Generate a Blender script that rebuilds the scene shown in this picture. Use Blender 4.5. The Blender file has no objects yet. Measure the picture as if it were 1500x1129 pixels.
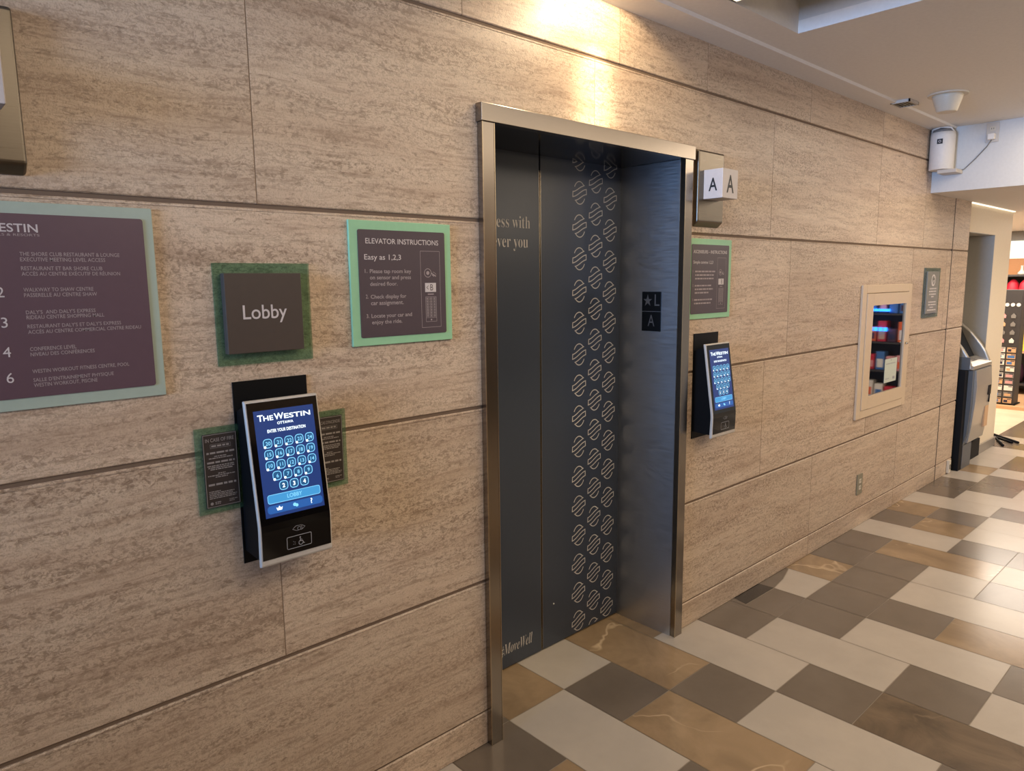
import bpy, bmesh, math, random
from mathutils import Vector, Matrix

random.seed(7)
SC = bpy.context.scene
COL = SC.collection
PI = math.pi

# ------------------------------------------------------------------ colour / materials
def lin(c):
    return tuple(((v / 255.0) / 12.92 if v / 255.0 <= 0.04045 else ((v / 255.0 + 0.055) / 1.055) ** 2.4) for v in c)

def new_mat(name):
    m = bpy.data.materials.new(name)
    m.use_nodes = True
    nt = m.node_tree
    b = nt.nodes['Principled BSDF']
    return m, nt, b

def plain(name, rgb, rough=0.5, metal=0.0, spec=0.5, bump=0.0, bscale=60.0, var=0.06, coat=0.0, emit=None, es=0.0):
    """plain surface with a faint procedural mottling so that nothing is perfectly flat"""
    m, nt, b = new_mat(name)
    N, L = nt.nodes, nt.links
    c = lin(rgb)
    tc = N.new('ShaderNodeTexCoord')
    nz = N.new('ShaderNodeTexNoise')
    nz.inputs['Scale'].default_value = bscale
    nz.inputs['Detail'].default_value = 3
    L.new(tc.outputs['Object'], nz.inputs['Vector'])
    mx = N.new('ShaderNodeMix'); mx.data_type = 'RGBA'
    mx.inputs[6].default_value = (*[v * (1 - var) for v in c], 1)
    mx.inputs[7].default_value = (*[min(1, v * (1 + var)) for v in c], 1)
    L.new(nz.outputs['Fac'], mx.inputs[0])
    L.new(mx.outputs[2], b.inputs['Base Color'])
    b.inputs['Roughness'].default_value = rough
    b.inputs['Metallic'].default_value = metal
    b.inputs['Specular IOR Level'].default_value = spec
    b.inputs['Coat Weight'].default_value = coat
    if bump:
        bp = N.new('ShaderNodeBump'); bp.inputs['Strength'].default_value = bump
        bp.inputs['Distance'].default_value = 0.002
        L.new(nz.outputs['Fac'], bp.inputs['Height'])
        L.new(bp.outputs['Normal'], b.inputs['Normal'])
    if emit:
        b.inputs['Emission Color'].default_value = (*lin(emit), 1)
        b.inputs['Emission Strength'].default_value = es
    return m

def glow(name, rgb, s):
    m, nt, b = new_mat(name)
    b.inputs['Base Color'].default_value = (0.01, 0.01, 0.012, 1)
    b.inputs['Roughness'].default_value = 0.35
    b.inputs['Emission Color'].default_value = (*lin(rgb), 1)
    b.inputs['Emission Strength'].default_value = s
    return m

def steel(name, rgb=(150, 145, 140), rough=0.3, stretch=(2, 2, 160), aniso=0.6, rvar=0.16):
    m, nt, b = new_mat(name)
    N, L = nt.nodes, nt.links
    tc = N.new('ShaderNodeTexCoord')
    mp = N.new('ShaderNodeMapping'); mp.inputs['Scale'].default_value = stretch
    L.new(tc.outputs['Object'], mp.inputs['Vector'])
    nz = N.new('ShaderNodeTexNoise'); nz.inputs['Scale'].default_value = 6; nz.inputs['Detail'].default_value = 6
    L.new(mp.outputs['Vector'], nz.inputs['Vector'])
    rr = N.new('ShaderNodeMapRange')
    rr.inputs['To Min'].default_value = max(0.04, rough - rvar / 2); rr.inputs['To Max'].default_value = rough + rvar / 2
    L.new(nz.outputs['Fac'], rr.inputs['Value'])
    L.new(rr.outputs['Result'], b.inputs['Roughness'])
    c = lin(rgb)
    mx = N.new('ShaderNodeMix'); mx.data_type = 'RGBA'
    mx.inputs[6].default_value = (*[v * 0.9 for v in c], 1); mx.inputs[7].default_value = (*[v * 1.08 for v in c], 1)
    L.new(nz.outputs['Fac'], mx.inputs[0]); L.new(mx.outputs[2], b.inputs['Base Color'])
    b.inputs['Metallic'].default_value = 1.0
    bp = N.new('ShaderNodeBump'); bp.inputs['Strength'].default_value = 0.06; bp.inputs['Distance'].default_value = 0.001
    L.new(nz.outputs['Fac'], bp.inputs['Height']); L.new(bp.outputs['Normal'], b.inputs['Normal'])
    return m

def travertine():
    m, nt, b = new_mat('travertine_stone')
    N, L = nt.nodes, nt.links
    tc = N.new('ShaderNodeTexCoord')
    at = N.new('ShaderNodeAttribute'); at.attribute_name = 'block'; at.attribute_type = 'GEOMETRY'
    sc = N.new('ShaderNodeVectorMath'); sc.operation = 'SCALE'
    cv = N.new('ShaderNodeCombineXYZ'); cv.inputs[0].default_value = 7.3; cv.inputs[1].default_value = 3.1; cv.inputs[2].default_value = 11.7
    L.new(cv.outputs[0], sc.inputs[0]); L.new(at.outputs['Fac'], sc.inputs['Scale'])
    ad = N.new('ShaderNodeVectorMath'); ad.operation = 'ADD'
    L.new(tc.outputs['Object'], ad.inputs[0]); L.new(sc.outputs[0], ad.inputs[1])
    # gentle waviness of the beds
    wn = N.new('ShaderNodeTexNoise'); wn.inputs['Scale'].default_value = 1.7; wn.inputs['Detail'].default_value = 3
    L.new(ad.outputs[0], wn.inputs['Vector'])
    ws = N.new('ShaderNodeVectorMath'); ws.operation = 'MULTIPLY'; ws.inputs[1].default_value = (0.0, 0.0, 0.07)
    L.new(wn.outputs['Color'], ws.inputs[0])
    wv = N.new('ShaderNodeVectorMath'); wv.operation = 'ADD'
    L.new(ad.outputs[0], wv.inputs[0]); L.new(ws.outputs[0], wv.inputs[1])

    def layer(scale, noise_scale, detail, rough=0.6, src=wv, dist=0.0):
        mp = N.new('ShaderNodeMapping'); mp.inputs['Scale'].default_value = scale
        L.new(src.outputs[0], mp.inputs['Vector'])
        nz = N.new('ShaderNodeTexNoise'); nz.inputs['Scale'].default_value = noise_scale
        nz.inputs['Detail'].default_value = detail; nz.inputs['Roughness'].default_value = rough
        nz.inputs['Distortion'].default_value = dist
        L.new(mp.outputs[0], nz.inputs['Vector'])
        return nz.outputs['Fac']

    def ramp(src, stops):
        r = N.new('ShaderNodeValToRGB')
        while len(r.color_ramp.elements) < len(stops):
            r.color_ramp.elements.new(0.5)
        for e, (p, c) in zip(r.color_ramp.elements, stops):
            e.position = p; e.color = (*c, 1) if len(c) == 3 else (c[0], c[0], c[0], 1)
        L.new(src, r.inputs[0])
        return r.outputs[0]

    def mix(fac, a, bb, mode='MIX'):
        x = N.new('ShaderNodeMix'); x.data_type = 'RGBA'; x.blend_type = mode
        if hasattr(fac, 'links'): L.new(fac, x.inputs[0])
        else: x.inputs[0].default_value = fac
        for s, k in ((a, 6), (bb, 7)):
            if hasattr(s, 'links'): L.new(s, x.inputs[k])
            else: x.inputs[k].default_value = (*s, 1)
        return x.outputs[2]

    beds = layer((0.45, 0.3, 5.0), 2.2, 5, 0.65, dist=0.25)              # broad horizontal bands
    strata = layer((0.40, 0.2, 8.0), 2.6, 5, 0.65, dist=0.25)            # strata that gather the pores
    fine = layer((1.5, 0.8, 15.0), 5.0, 6, 0.72, dist=0.35)              # thin streaks
    speck = layer((1.0, 1.0, 1.7), 72.0, 5, 0.66, dist=0.9)            # worm-like pores
    pits = layer((1.0, 1.0, 2.6), 34.0, 4, 0.7, dist=0.6)              # longer dark pits
    grain = layer((1.5, 1.0, 1.0), 210.0, 2, 0.6)                      # tight speckle
    patch = layer((0.6, 0.8, 1.3), 1.6, 3, 0.5, src=ad)
    base = ramp(beds, [(0.30, lin((187, 162, 137))), (0.45, lin((206, 182, 156))), (0.58, lin((214, 192, 166))), (0.72, lin((191, 165, 139)))])
    st = ramp(fine, [(0.50, (0.0,)), (0.63, (0.50,)), (0.80, (0.80,))])
    base = mix(st, base, lin((148, 121, 98)))
    def mul(p, q):
        z = N.new('ShaderNodeMath'); z.operation = 'MULTIPLY'; L.new(p, z.inputs[0]); L.new(q, z.inputs[1]); return z
    pm = mul(ramp(strata, [(0.38, (0.12,)), (0.56, (1.0,))]), ramp(patch, [(0.30, (0.45,)), (0.60, (1.0,))]))
    po = ramp(speck, [(0.48, (0.0,)), (0.55, (0.50,)), (0.72, (0.86,))])
    m1 = mul(pm.outputs[0], po)
    base = mix(m1.outputs[0], base, lin((118, 94, 72)))
    mm = mul(ramp(pits, [(0.575, (0.0,)), (0.65, (0.66,)), (0.8, (0.9,))]), ramp(strata, [(0.35, (0.9,)), (0.7, (0.3,))]))
    base = mix(mm.outputs[0], base, lin((112, 90, 70)))
    gr = ramp(grain, [(0.50, (0.0,)), (0.66, (0.38,))])
    base = mix(gr, base, lin((152, 128, 106)))
    tone = N.new('ShaderNodeMath'); tone.operation = 'FRACT'
    t2 = N.new('ShaderNodeMath'); t2.operation = 'MULTIPLY'; t2.inputs[1].default_value = 3.77
    L.new(at.outputs['Fac'], t2.inputs[0]); L.new(t2.outputs[0], tone.inputs[0])
    tr = N.new('ShaderNodeMapRange'); tr.inputs['To Min'].default_value = 0.92; tr.inputs['To Max'].default_value = 1.04
    L.new(tone.outputs[0], tr.inputs['Value'])
    hs = N.new('ShaderNodeHueSaturation'); L.new(base, hs.inputs['Color']); L.new(tr.outputs[0], hs.inputs['Value'])
    L.new(hs.outputs[0], b.inputs['Base Color'])
    b.inputs['Roughness'].default_value = 0.36
    b.inputs['Specular IOR Level'].default_value = 0.5
    inv = N.new('ShaderNodeMath'); inv.operation = 'ADD'
    L.new(m1.outputs[0], inv.inputs[0]); L.new(gr, inv.inputs[1])
    bp = N.new('ShaderNodeBump'); bp.invert = True; bp.inputs['Strength'].default_value = 0.35; bp.inputs['Distance'].default_value = 0.0015
    L.new(inv.outputs[0], bp.inputs['Height']); L.new(bp.outputs['Normal'], b.inputs['Normal'])
    return m

def tile_mat(name, c0, c1, veins=0.0, vein_col=(205, 180, 145), rough=0.24, mott=2.5):
    m, nt, b = new_mat(name)
    N, L = nt.nodes, nt.links
    tc = N.new('ShaderNodeTexCoord')
    at = N.new('ShaderNodeAttribute'); at.attribute_name = 'tile'; at.attribute_type = 'GEOMETRY'
    sc = N.new('ShaderNodeVectorMath'); sc.operation = 'SCALE'
    sc.inputs[0].default_value = (5.7, 9.1, 3.3); L.new(at.outputs['Fac'], sc.inputs['Scale'])
    ad = N.new('ShaderNodeVectorMath'); ad.operation = 'ADD'
    L.new(tc.outputs['Object'], ad.inputs[0]); L.new(sc.outputs[0], ad.inputs[1])
    nz = N.new('ShaderNodeTexNoise'); nz.inputs['Scale'].default_value = mott; nz.inputs['Detail'].default_value = 7
    nz.inputs['Roughness'].default_value = 0.62; nz.inputs['Distortion'].default_value = 0.8 if veins else 0.2
    L.new(ad.outputs[0], nz.inputs['Vector'])
    r = N.new('ShaderNodeValToRGB')
    r.color_ramp.elements[0].position = 0.33; r.color_ramp.elements[0].color = (*lin(c0), 1)
    r.color_ramp.elements[1].position = 0.68; r.color_ramp.elements[1].color = (*lin(c1), 1)
    L.new(nz.outputs['Fac'], r.inputs[0])
    col = r.outputs[0]
    if veins:
        n2 = N.new('ShaderNodeTexNoise'); n2.inputs['Scale'].default_value = 1.9; n2.inputs['Detail'].default_value = 4
        n2.inputs['Roughness'].default_value = 0.45; n2.inputs['Distortion'].default_value = 0.35
        L.new(ad.outputs[0], n2.inputs['Vector'])
        r2 = N.new('ShaderNodeValToRGB'); e = r2.color_ramp.elements
        e[0].position = 0.493; e[0].color = (0, 0, 0, 1)
        e[1].position = 0.507; e[1].color = (0, 0, 0, 1)
        x = e.new(0.5); x.color = (veins, veins, veins, 1)
        L.new(n2.outputs['Fac'], r2.inputs[0])
        n3 = N.new('ShaderNodeTexNoise'); n3.inputs['Scale'].default_value = 3.1
        L.new(ad.outputs[0], n3.inputs['Vector'])
        r3 = N.new('ShaderNodeValToRGB'); r3.color_ramp.elements[0].position = 0.45; r3.color_ramp.elements[1].position = 0.62
        L.new(n3.outputs['Fac'], r3.inputs[0])
        mu = N.new('ShaderNodeMath'); mu.operation = 'MULTIPLY'
        L.new(r2.outputs[0], mu.inputs[0]); L.new(r3.outputs[0], mu.inputs[1])
        x = N.new('ShaderNodeMix'); x.data_type = 'RGBA'
        L.new(mu.outputs[0], x.inputs[0]); L.new(col, x.inputs[6]); x.inputs[7].default_value = (*lin(vein_col), 1)
        col = x.outputs[2]
    L.new(col, b.inputs['Base Color'])
    b.inputs['Roughness'].default_value = rough
    b.inputs['Specular IOR Level'].default_value = 0.5
    return m

def glass_plate(name, rgb, alpha):
    m, nt, b = new_mat(name)
    N, L = nt.nodes, nt.links
    tr = N.new('ShaderNodeBsdfTransparent'); tr.inputs[0].default_value = (*lin((226, 238, 229)), 1)
    mx = N.new('ShaderNodeMixShader'); mx.inputs[0].default_value = alpha
    b.inputs['Base Color'].default_value = (*lin(rgb), 1); b.inputs['Roughness'].default_value = 0.25
    nz = N.new('ShaderNodeTexNoise'); nz.inputs['Scale'].default_value = 18; nz.inputs['Detail'].default_value = 3
    mr = N.new('ShaderNodeMapRange'); mr.inputs['To Min'].default_value = alpha - 0.08; mr.inputs['To Max'].default_value = alpha + 0.08
    L.new(nz.outputs['Fac'], mr.inputs['Value']); L.new(mr.outputs['Result'], mx.inputs[0])
    out = N['Material Output']
    L.new(tr.outputs[0], mx.inputs[1]); L.new(b.outputs[0], mx.inputs[2]); L.new(mx.outputs[0], out.inputs['Surface'])
    return m

M = {}
M['stone'] = travertine()
M['mortar'] = plain('mortar', (138, 116, 94), 0.7)
M['sealant'] = plain('dark_sealant', (62, 50, 40), 0.7)
M['stone_gap'] = plain('stone_joint', (116, 96, 77), 0.8, bump=0.3)
M['white_tile'] = tile_mat('cream_tile', (168, 158, 145), (180, 169, 155), rough=0.25)
M['dark_tile'] = tile_mat('grey_brown_tile', (98, 87, 75), (112, 100, 87), rough=0.22)
M['brown_tile'] = tile_mat('brown_marble_tile', (124, 103, 77), (156, 131, 100), veins=0.85, rough=0.2)
M['deep_tile'] = tile_mat('dark_marble_tile', (78, 66, 52), (118, 100, 80), veins=0.35, rough=0.2, mott=4)
M['black_tile'] = tile_mat('black_tile', (44, 38, 32), (54, 46, 38), rough=0.25)
M['shop_tile'] = tile_mat('beige_shop_tile', (214, 192, 166), (226, 206, 180), rough=0.25)
M['grout'] = plain('grout', (128, 116, 100), 0.8)
M['steel'] = steel('brushed_steel', (150, 141, 130), 0.22, (140, 140, 1.5), rvar=0.1)
M['steel_h'] = steel('brushed_steel_header', (150, 141, 130), 0.24, (1.5, 100, 140), rvar=0.1)
M['steel_jamb'] = steel('satin_steel', (204, 207, 212), 0.36, (2, 2.2, 70), rvar=0.26)
M['steel_dark'] = steel('dark_satin_steel', (118, 110, 98), 0.30, (1.5, 60, 60))
M['steel_edge'] = plain('steel_edge', (190, 175, 150), 0.25, 1.0)
M['vinyl'] = plain('slate_blue_vinyl', (55, 61, 71), 0.30, 0.0, 0.45, bump=0.02)
M['soffit_black'] = plain('black_glossy_panel', (22, 23, 27), 0.12, 0.0, 0.6)
M['print'] = plain('pale_print', (196, 190, 180), 0.6)
M['sign_white'] = plain('sign_lettering', (205, 196, 192), 0.6)
M['sign_dim'] = plain('sign_small_print', (165, 152, 150), 0.6)
M['sign_plum'] = plain('plum_sign_face', (97, 75, 82), 0.34)
M['sign_brown'] = plain('brown_sign_face', (82, 70, 74), 0.36)
M['sign_green'] = plain('mint_green_frame', (150, 200, 156), 0.45)
M['sign_sage'] = plain('sage_green_frame', (166, 180, 164), 0.42)
M['lobby_face'] = plain('umber_sign_face', (74, 63, 56), 0.42)
M['green_glass'] = glass_plate('green_acrylic', (104, 144, 114), 0.16)
M['grey_glass'] = glass_plate('grey_green_acrylic', (120, 128, 120), 0.5)
M['fire_face'] = plain('dark_brown_notice', (58, 49, 44), 0.4)
M['fire_print'] = plain('notice_print', (150, 142, 134), 0.6)
M['grey_sign'] = plain('grey_sign_face', (128, 126, 118), 0.4)
M['black_plate'] = plain('black_backplate', (8, 9, 11), 0.5, spec=0.2)
M['black_plastic'] = plain('black_plastic', (7, 7, 8), 0.6, spec=0.15)
M['black_glass'] = plain('black_glass', (6, 6, 8), 0.08, spec=0.5)
M['pale_plastic'] = plain('pale_grey_plastic', (192, 184, 172), 0.4)
M['icon_dim'] = plain('dim_plate_print', (78, 76, 76), 0.5)
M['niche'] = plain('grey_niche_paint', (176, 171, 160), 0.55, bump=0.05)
M['icon_grey'] = plain('grey_icon_print', (150, 150, 152), 0.5)
M['scr_bg'] = glow('screen_navy', (22, 52, 112), 1.0)
M['scr_ring'] = glow('screen_pale_blue', (130, 205, 245), 1.2)
M['scr_fill'] = glow('screen_teal', (24, 84, 130), 1.0)
M['scr_bar'] = glow('screen_bar_blue', (64, 150, 208), 1.0)
M['scr_low'] = glow('screen_low_bar', (36, 92, 164), 1.0)
M['scr_white'] = glow('screen_white', (235, 248, 255), 1.5)
M['white_box'] = plain('white_acrylic', (200, 190, 184), 0.4)
M['black_ink'] = plain('black_ink', (30, 29, 30), 0.5)
M['paint'] = plain('white_ceiling_paint', (226, 222, 216), 0.6, bump=0.05)
M['paint_white'] = plain('white_wall_paint', (202, 201, 197), 0.55, bump=0.05)
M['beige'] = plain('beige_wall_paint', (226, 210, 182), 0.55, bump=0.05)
M['base_grey'] = plain('grey_baseboard', (140, 132, 122), 0.35)
M['cream'] = plain('cream_enamel', (208, 186, 156), 0.35)
M['cabinet_glass'] = plain('cabinet_glass', (14, 14, 16), 0.03, spec=1.0, coat=1.0)
M['paper'] = plain('pale_green_paper', (190, 196, 182), 0.7)
M['ivory'] = plain('ivory_plastic', (206, 196, 176), 0.4)
M['outlet_grey'] = plain('grey_green_plate', (132, 126, 104), 0.4)
M['dark_slot'] = plain('dark_slot', (26, 24, 22), 0.6)
M['atm_grey'] = plain('atm_silver', (166, 160, 150), 0.32, 0.5)
M['atm_blue'] = plain('atm_slate', (92, 95, 98), 0.45, 0.1)
M['atm_black'] = plain('atm_black', (12, 13, 16), 0.6, spec=0.2)
M['lamp_face'] = glow('lamp_diffuser', (255, 236, 205), 2.0)
M['cove_glow'] = glow('cove_glow', (255, 238, 210), 1.4)
M['led_blue'] = glow('blue_led', (40, 130, 255), 9.0)
M['shop_glow'] = glow('lit_wall_panel', (255, 246, 225), 1.3)
M['wood'] = plain('orange_wood', (198, 140, 92), 0.5)
M['bronze'] = plain('dark_bronze', (70, 58, 48), 0.4, 0.6)
for k, c in dict(red=(196, 36, 56), orange=(226, 100, 50), yellow=(232, 204, 70), teal=(60, 170, 190), plum=(72, 40, 56), navy=(34, 38, 66), tan=(200, 160, 120), white=(224, 218, 208), grey=(120, 116, 112), blue=(60, 110, 170), pink=(214, 150, 150), darkgrey=(52, 48, 48)).items():
    M['c_' + k] = plain('goods_' + k, c, 0.55)

# ------------------------------------------------------------------ mesh builder
_txt = {}
def text_geo(s, bold=0.0, res=3):
    key = (s, bold, res)
    if key in _txt:
        return _txt[key]
    cu = bpy.data.curves.new('tmp', 'FONT')
    cu.body = s; cu.resolution_u = res; cu.offset = bold; cu.size = 1.0
    ob = bpy.data.objects.new('tmp', cu)
    COL.objects.link(ob)
    bpy.context.view_layer.update()
    me = bpy.data.meshes.new_from_object(ob.evaluated_get(bpy.context.evaluated_depsgraph_get()))
    vs = [v.co.copy() for v in me.vertices]
    fs = [tuple(p.vertices) for p in me.polygons]
    bpy.data.objects.remove(ob); bpy.data.curves.remove(cu); bpy.data.meshes.remove(me)
    x0 = min((v.x for v in vs), default=0); x1 = max((v.x for v in vs), default=0)
    y0 = min((v.y for v in vs), default=0); y1 = max((v.y for v in vs), default=0)
    _txt[key] = (vs, fs, x0, x1, y0, y1)
    return _txt[key]

UX, UY, UZ = Vector((1, 0, 0)), Vector((0, 1, 0)), Vector((0, 0, 1))

class MB:
    def __init__(self):
        self.bm = bmesh.new()
        self.mats = []
        self.mi = 0
        self.tag = self.bm.faces.layers.float.new('block')
        self.tag2 = self.bm.faces.layers.float.new('tile')
        self.tv = 0.0
        self.smooth = False
    def mat(self, key):
        if key not in self.mats: self.mats.append(key)
        self.mi = self.mats.index(key)
        return self
    def face(self, vs):
        try:
            f = self.bm.faces.new(vs)
        except ValueError:
            return None
        f.material_index = self.mi; f[self.tag] = self.tv; f[self.tag2] = self.tv; f.smooth = self.smooth
        return f
    def poly(self, pts):
        return self.face([self.bm.verts.new(p) for p in pts])
    def box(self, x0, x1, y0, y1, z0, z1, bev=0.0, seg=2):
        P = [(x0, y0, z0), (x1, y0, z0), (x1, y1, z0), (x0, y1, z0), (x0, y0, z1), (x1, y0, z1), (x1, y1, z1), (x0, y1, z1)]
        v = [self.bm.verts.new(p) for p in P]
        fs = [self.face([v[i] for i in q]) for q in ((3, 2, 1, 0), (4, 5, 6, 7), (0, 1, 5, 4), (1, 2, 6, 5), (2, 3, 7, 6), (3, 0, 4, 7))]
        if bev:
            ed = list({e for f in fs for e in f.edges})
            r = bmesh.ops.bevel(self.bm, geom=ed, offset=bev, segments=seg, affect='EDGES', profile=0.5)
            for f in r['faces']:
                f.material_index = self.mi; f[self.tag] = self.tv; f[self.tag2] = self.tv
        return self
    def extrude(self, pts, vec):
        """closed outline pts (3-D, planar) swept along vec: a solid"""
        vec = Vector(vec)
        a = [self.bm.verts.new(p) for p in pts]
        b = [self.bm.verts.new(Vector(p) + vec) for p in pts]
        n = len(a)
        sm = self.smooth; self.smooth = False
        self.face(list(reversed(a))); self.face(b)
        self.smooth = sm
        for i in range(n):
            self.face([a[i], a[(i + 1) % n], b[(i + 1) % n], b[i]])
        return self
    def strip(self, path, w):
        """flat ribbon following 2-D path already in 3-D, width w, drawn in plane spanned by (u,v) given by path tuples: (u,v) local"""
        return self
    def tube(self, path, r, n=8, closed=False):
        path = [Vector(p) for p in path]
        rings = []
        m = len(path)
        up = None
        for i, p in enumerate(path):
            if closed: t = path[(i + 1) % m] - path[i - 1]
            else: t = path[min(i + 1, m - 1)] - path[max(i - 1, 0)]
            t.normalize()
            if up is None:
                up = UZ if abs(t.z) < 0.9 else UX
            s = t.cross(up)
            if s.length < 1e-6: s = t.cross(UY)
            s.normalize(); q = s.cross(t).normalized()
            rr = r[i] if isinstance(r, (list, tuple)) else r
            rings.append([self.bm.verts.new(p + (s * math.cos(a) + q * math.sin(a)) * rr) for a in [2 * PI * k / n for k in range(n)]])
        sm = self.smooth; self.smooth = True
        for i in range(m if closed else m - 1):
            A, B = rings[i], rings[(i + 1) % m]
            for k in range(n):
                self.face([A[k], A[(k + 1) % n], B[(k + 1) % n], B[k]])
        self.smooth = False
        if not closed:
            self.face(list(reversed(rings[0]))); self.face(rings[-1])
        self.smooth = sm
        return self
    def lathe(self, prof, c, n=24, axis='Z'):
        """prof: list of (r, h)"""
        rings = []
        sm = self.smooth; self.smooth = True
        for r, h in prof:
            ring = []
            for k in range(n):
                a = 2 * PI * k / n
                p = (math.cos(a) * r, math.sin(a) * r, h)
                if axis == 'Y': p = (p[0], h, p[1])
                if axis == 'X': p = (h, p[0], p[1])
                ring.append(self.bm.verts.new(Vector(c) + Vector(p)))
            rings.append(ring)
        for A, B in zip(rings, rings[1:]):
            for k in range(n):
                self.face([A[k], A[(k + 1) % n], B[(k + 1) % n], B[k]])
        self.smooth = False
        self.face(list(reversed(rings[0]))); self.face(rings[-1])
        self.smooth = sm
        return self
    # --- flat graphics on a plane with origin o and axes u, v
    def plane(self, o, u=UX, v=UZ):
        self.o, self.u, self.v = Vector(o), Vector(u), Vector(v)
        return self
    def P(self, a, b): return self.o + self.u * a + self.v * b
    def text(self, s, a, b, w=None, h=None, align='L', bold=0.0, res=3):
        """h: cap-ish height (of the tallest glyph part above the baseline); w: exact width"""
        vs, fs, x0, x1, y0, y1 = text_geo(s, bold, res)
        if not vs: return self
        sy = (h / y1) if h else (w / (x1 - x0))
        sx = (w / (x1 - x0)) if w else sy
        off = {'L': 0, 'C': -0.5, 'R': -1}[align] * (x1 - x0) * sx
        nv = [self.bm.verts.new(self.P(a + off + (p.x - x0) * sx, b + p.y * sy)) for p in vs]
        for f in fs:
            self.face([nv[i] for i in f])
        return self
    def rect(self, a0, a1, b0, b1):
        return self.poly([self.P(a0, b0), self.P(a1, b0), self.P(a1, b1), self.P(a0, b1)])
    def rrect_pts(self, a0, a1, b0, b1, r, n=5):
        pts = []
        for cx, cy, s in ((a1 - r, b1 - r, 0), (a0 + r, b1 - r, 1), (a0 + r, b0 + r, 2), (a1 - r, b0 + r, 3)):
            for k in range(n + 1):
                t = (s + k / n) * PI / 2
                pts.append((cx + r * math.cos(t), cy + r * math.sin(t)))
        return pts
    def rrect(self, a0, a1, b0, b1, r, n=5):
        self.poly([self.P(*p) for p in self.rrect_pts(a0, a1, b0, b1, r, n)])
        return self
    def rring(self, a0, a1, b0, b1, r, t, n=5):
        A = self.rrect_pts(a0, a1, b0, b1, r, n)
        B = self.rrect_pts(a0 + t, a1 - t, b0 + t, b1 - t, max(r - t, 0.0002), n)
        va = [self.bm.verts.new(self.P(*p)) for p in A]; vb = [self.bm.verts.new(self.P(*p)) for p in B]
        k = len(A)
        for i in range(k):
            self.face([va[i], va[(i + 1) % k], vb[(i + 1) % k], vb[i]])
        return self
    def line(self, pts, w, closed=False):
        """flat polyline of width w"""
        pts = [Vector((p[0], p[1])) for p in pts]
        m = len(pts); L_, R_ = [], []
        for i in range(m):
            if closed: d0, d1 = pts[i] - pts[i - 1], pts[(i + 1) % m] - pts[i]
            else: d0, d1 = pts[i] - pts[max(i - 1, 0)], pts[min(i + 1, m - 1)] - pts[i]
            if d0.length < 1e-9: d0 = d1
            if d1.length < 1e-9: d1 = d0
            d0 = d0.normalized(); d1 = d1.normalized()
            t = (d0 + d1)
            t = t.normalized() if t.length > 1e-6 else d1
            n_ = Vector((-t.y, t.x)); k = 1.0 / max(0.5, n_.dot(Vector((-d1.y, d1.x))))
            q = n_ * (w / 2 * k)
            a, b = pts[i] + q, pts[i] - q
            L_.append(self.bm.verts.new(self.P(a.x, a.y))); R_.append(self.bm.verts.new(self.P(b.x, b.y)))
        for i in range(m if closed else m - 1):
            j = (i + 1) % m
            self.face([R_[i], R_[j], L_[j], L_[i]])
        return self
    def disc(self, a, b, r, n=14):
        self.poly([self.P(a + r * math.cos(2 * PI * k / n), b + r * math.sin(2 * PI * k / n)) for k in range(n)])
        return self
    def ring(self, a, b, r, t, n=20, a0=0, a1=2 * PI):
        full = abs(a1 - a0 - 2 * PI) < 1e-6
        m = n if full else n + 1
        self.line([(a + r * math.cos(a0 + (a1 - a0) * k / n), b + r * math.sin(a0 + (a1 - a0) * k / n)) for k in range(m)], t, closed=full)
        return self
    def words(self, a0, a1, b, h, rnd, gap=0.18):
        """a line of print too small to read: word-long dashes"""
        x = a0
        while x < a1 - h * 0.5:
            w = min(h * rnd.uniform(1.2, 4.5), a1 - x)
            self.rect(x, x + w, b, b + h)
            x += w + h * 0.6
        return self
    def build(self, name, parent=None, loc=None):
        me = bpy.data.meshes.new(name)
        bmesh.ops.recalc_face_normals(self.bm, faces=[f for f in self.bm.faces if False])
        self.bm.to_mesh(me); self.bm.free()
        for k in self.mats: me.materials.append(M[k])
        o = bpy.data.objects.new(name, me)
        COL.objects.link(o)
        if parent: o.parent = parent
        if loc: o.location = loc
        return o

def solid(o):
    """recalculate outward normals on a closed solid"""
    bm = bmesh.new(); bm.from_mesh(o.data)
    bmesh.ops.recalc_face_normals(bm, faces=bm.faces[:]); bm.to_mesh(o.data); bm.free()
    return o

def thing(name, label, cat, loc=(0, 0, 0), group=None):
    o = bpy.data.objects.new(name, None); COL.objects.link(o)
    o.empty_display_size = 0.05
    o.location = loc; o['label'] = label; o['category'] = cat
    if group: o['group'] = group
    return o

def tagm(o, label, cat, group=None):
    o['label'] = label; o['category'] = cat
    if group: o['group'] = group
    return o

def struct(o):
    o['kind'] = 'structure'
    return o

def dup(root, loc, label, group=None):
    r = root.copy(); COL.objects.link(r); r.location = loc; r['label'] = label
    if group: r['group'] = group
    for ch in list(root.children):
        c = ch.copy(); COL.objects.link(c); c.parent = r
        for g in list(ch.children):
            d = g.copy(); COL.objects.link(d); d.parent = c
    return r

# ------------------------------------------------------------------ camera
F_PX = 1042.775
R = [[0.73400082, -0.6790614, -0.01088123], [-0.10728089, -0.10010995, -0.98917582], [0.6706218, 0.72722322, -0.1463311]]
cam_d = bpy.data.cameras.new('camera')
cam_d.sensor_fit = 'HORIZONTAL'; cam_d.sensor_width = 36.0; cam_d.lens = F_PX / 1500 * 36.0
cam_d.clip_start = 0.02; cam_d.clip_end = 100
cam = bpy.data.objects.new('camera', cam_d); COL.objects.link(cam)
right, down, fwd = Vector(R[0]), Vector(R[1]), Vector(R[2])
rot = Matrix((right, -down, -fwd)).transposed()
cam.matrix_world = Matrix.Translation((0, -1.767, 1.62)) @ rot.to_4x4()
SC.camera = cam

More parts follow.
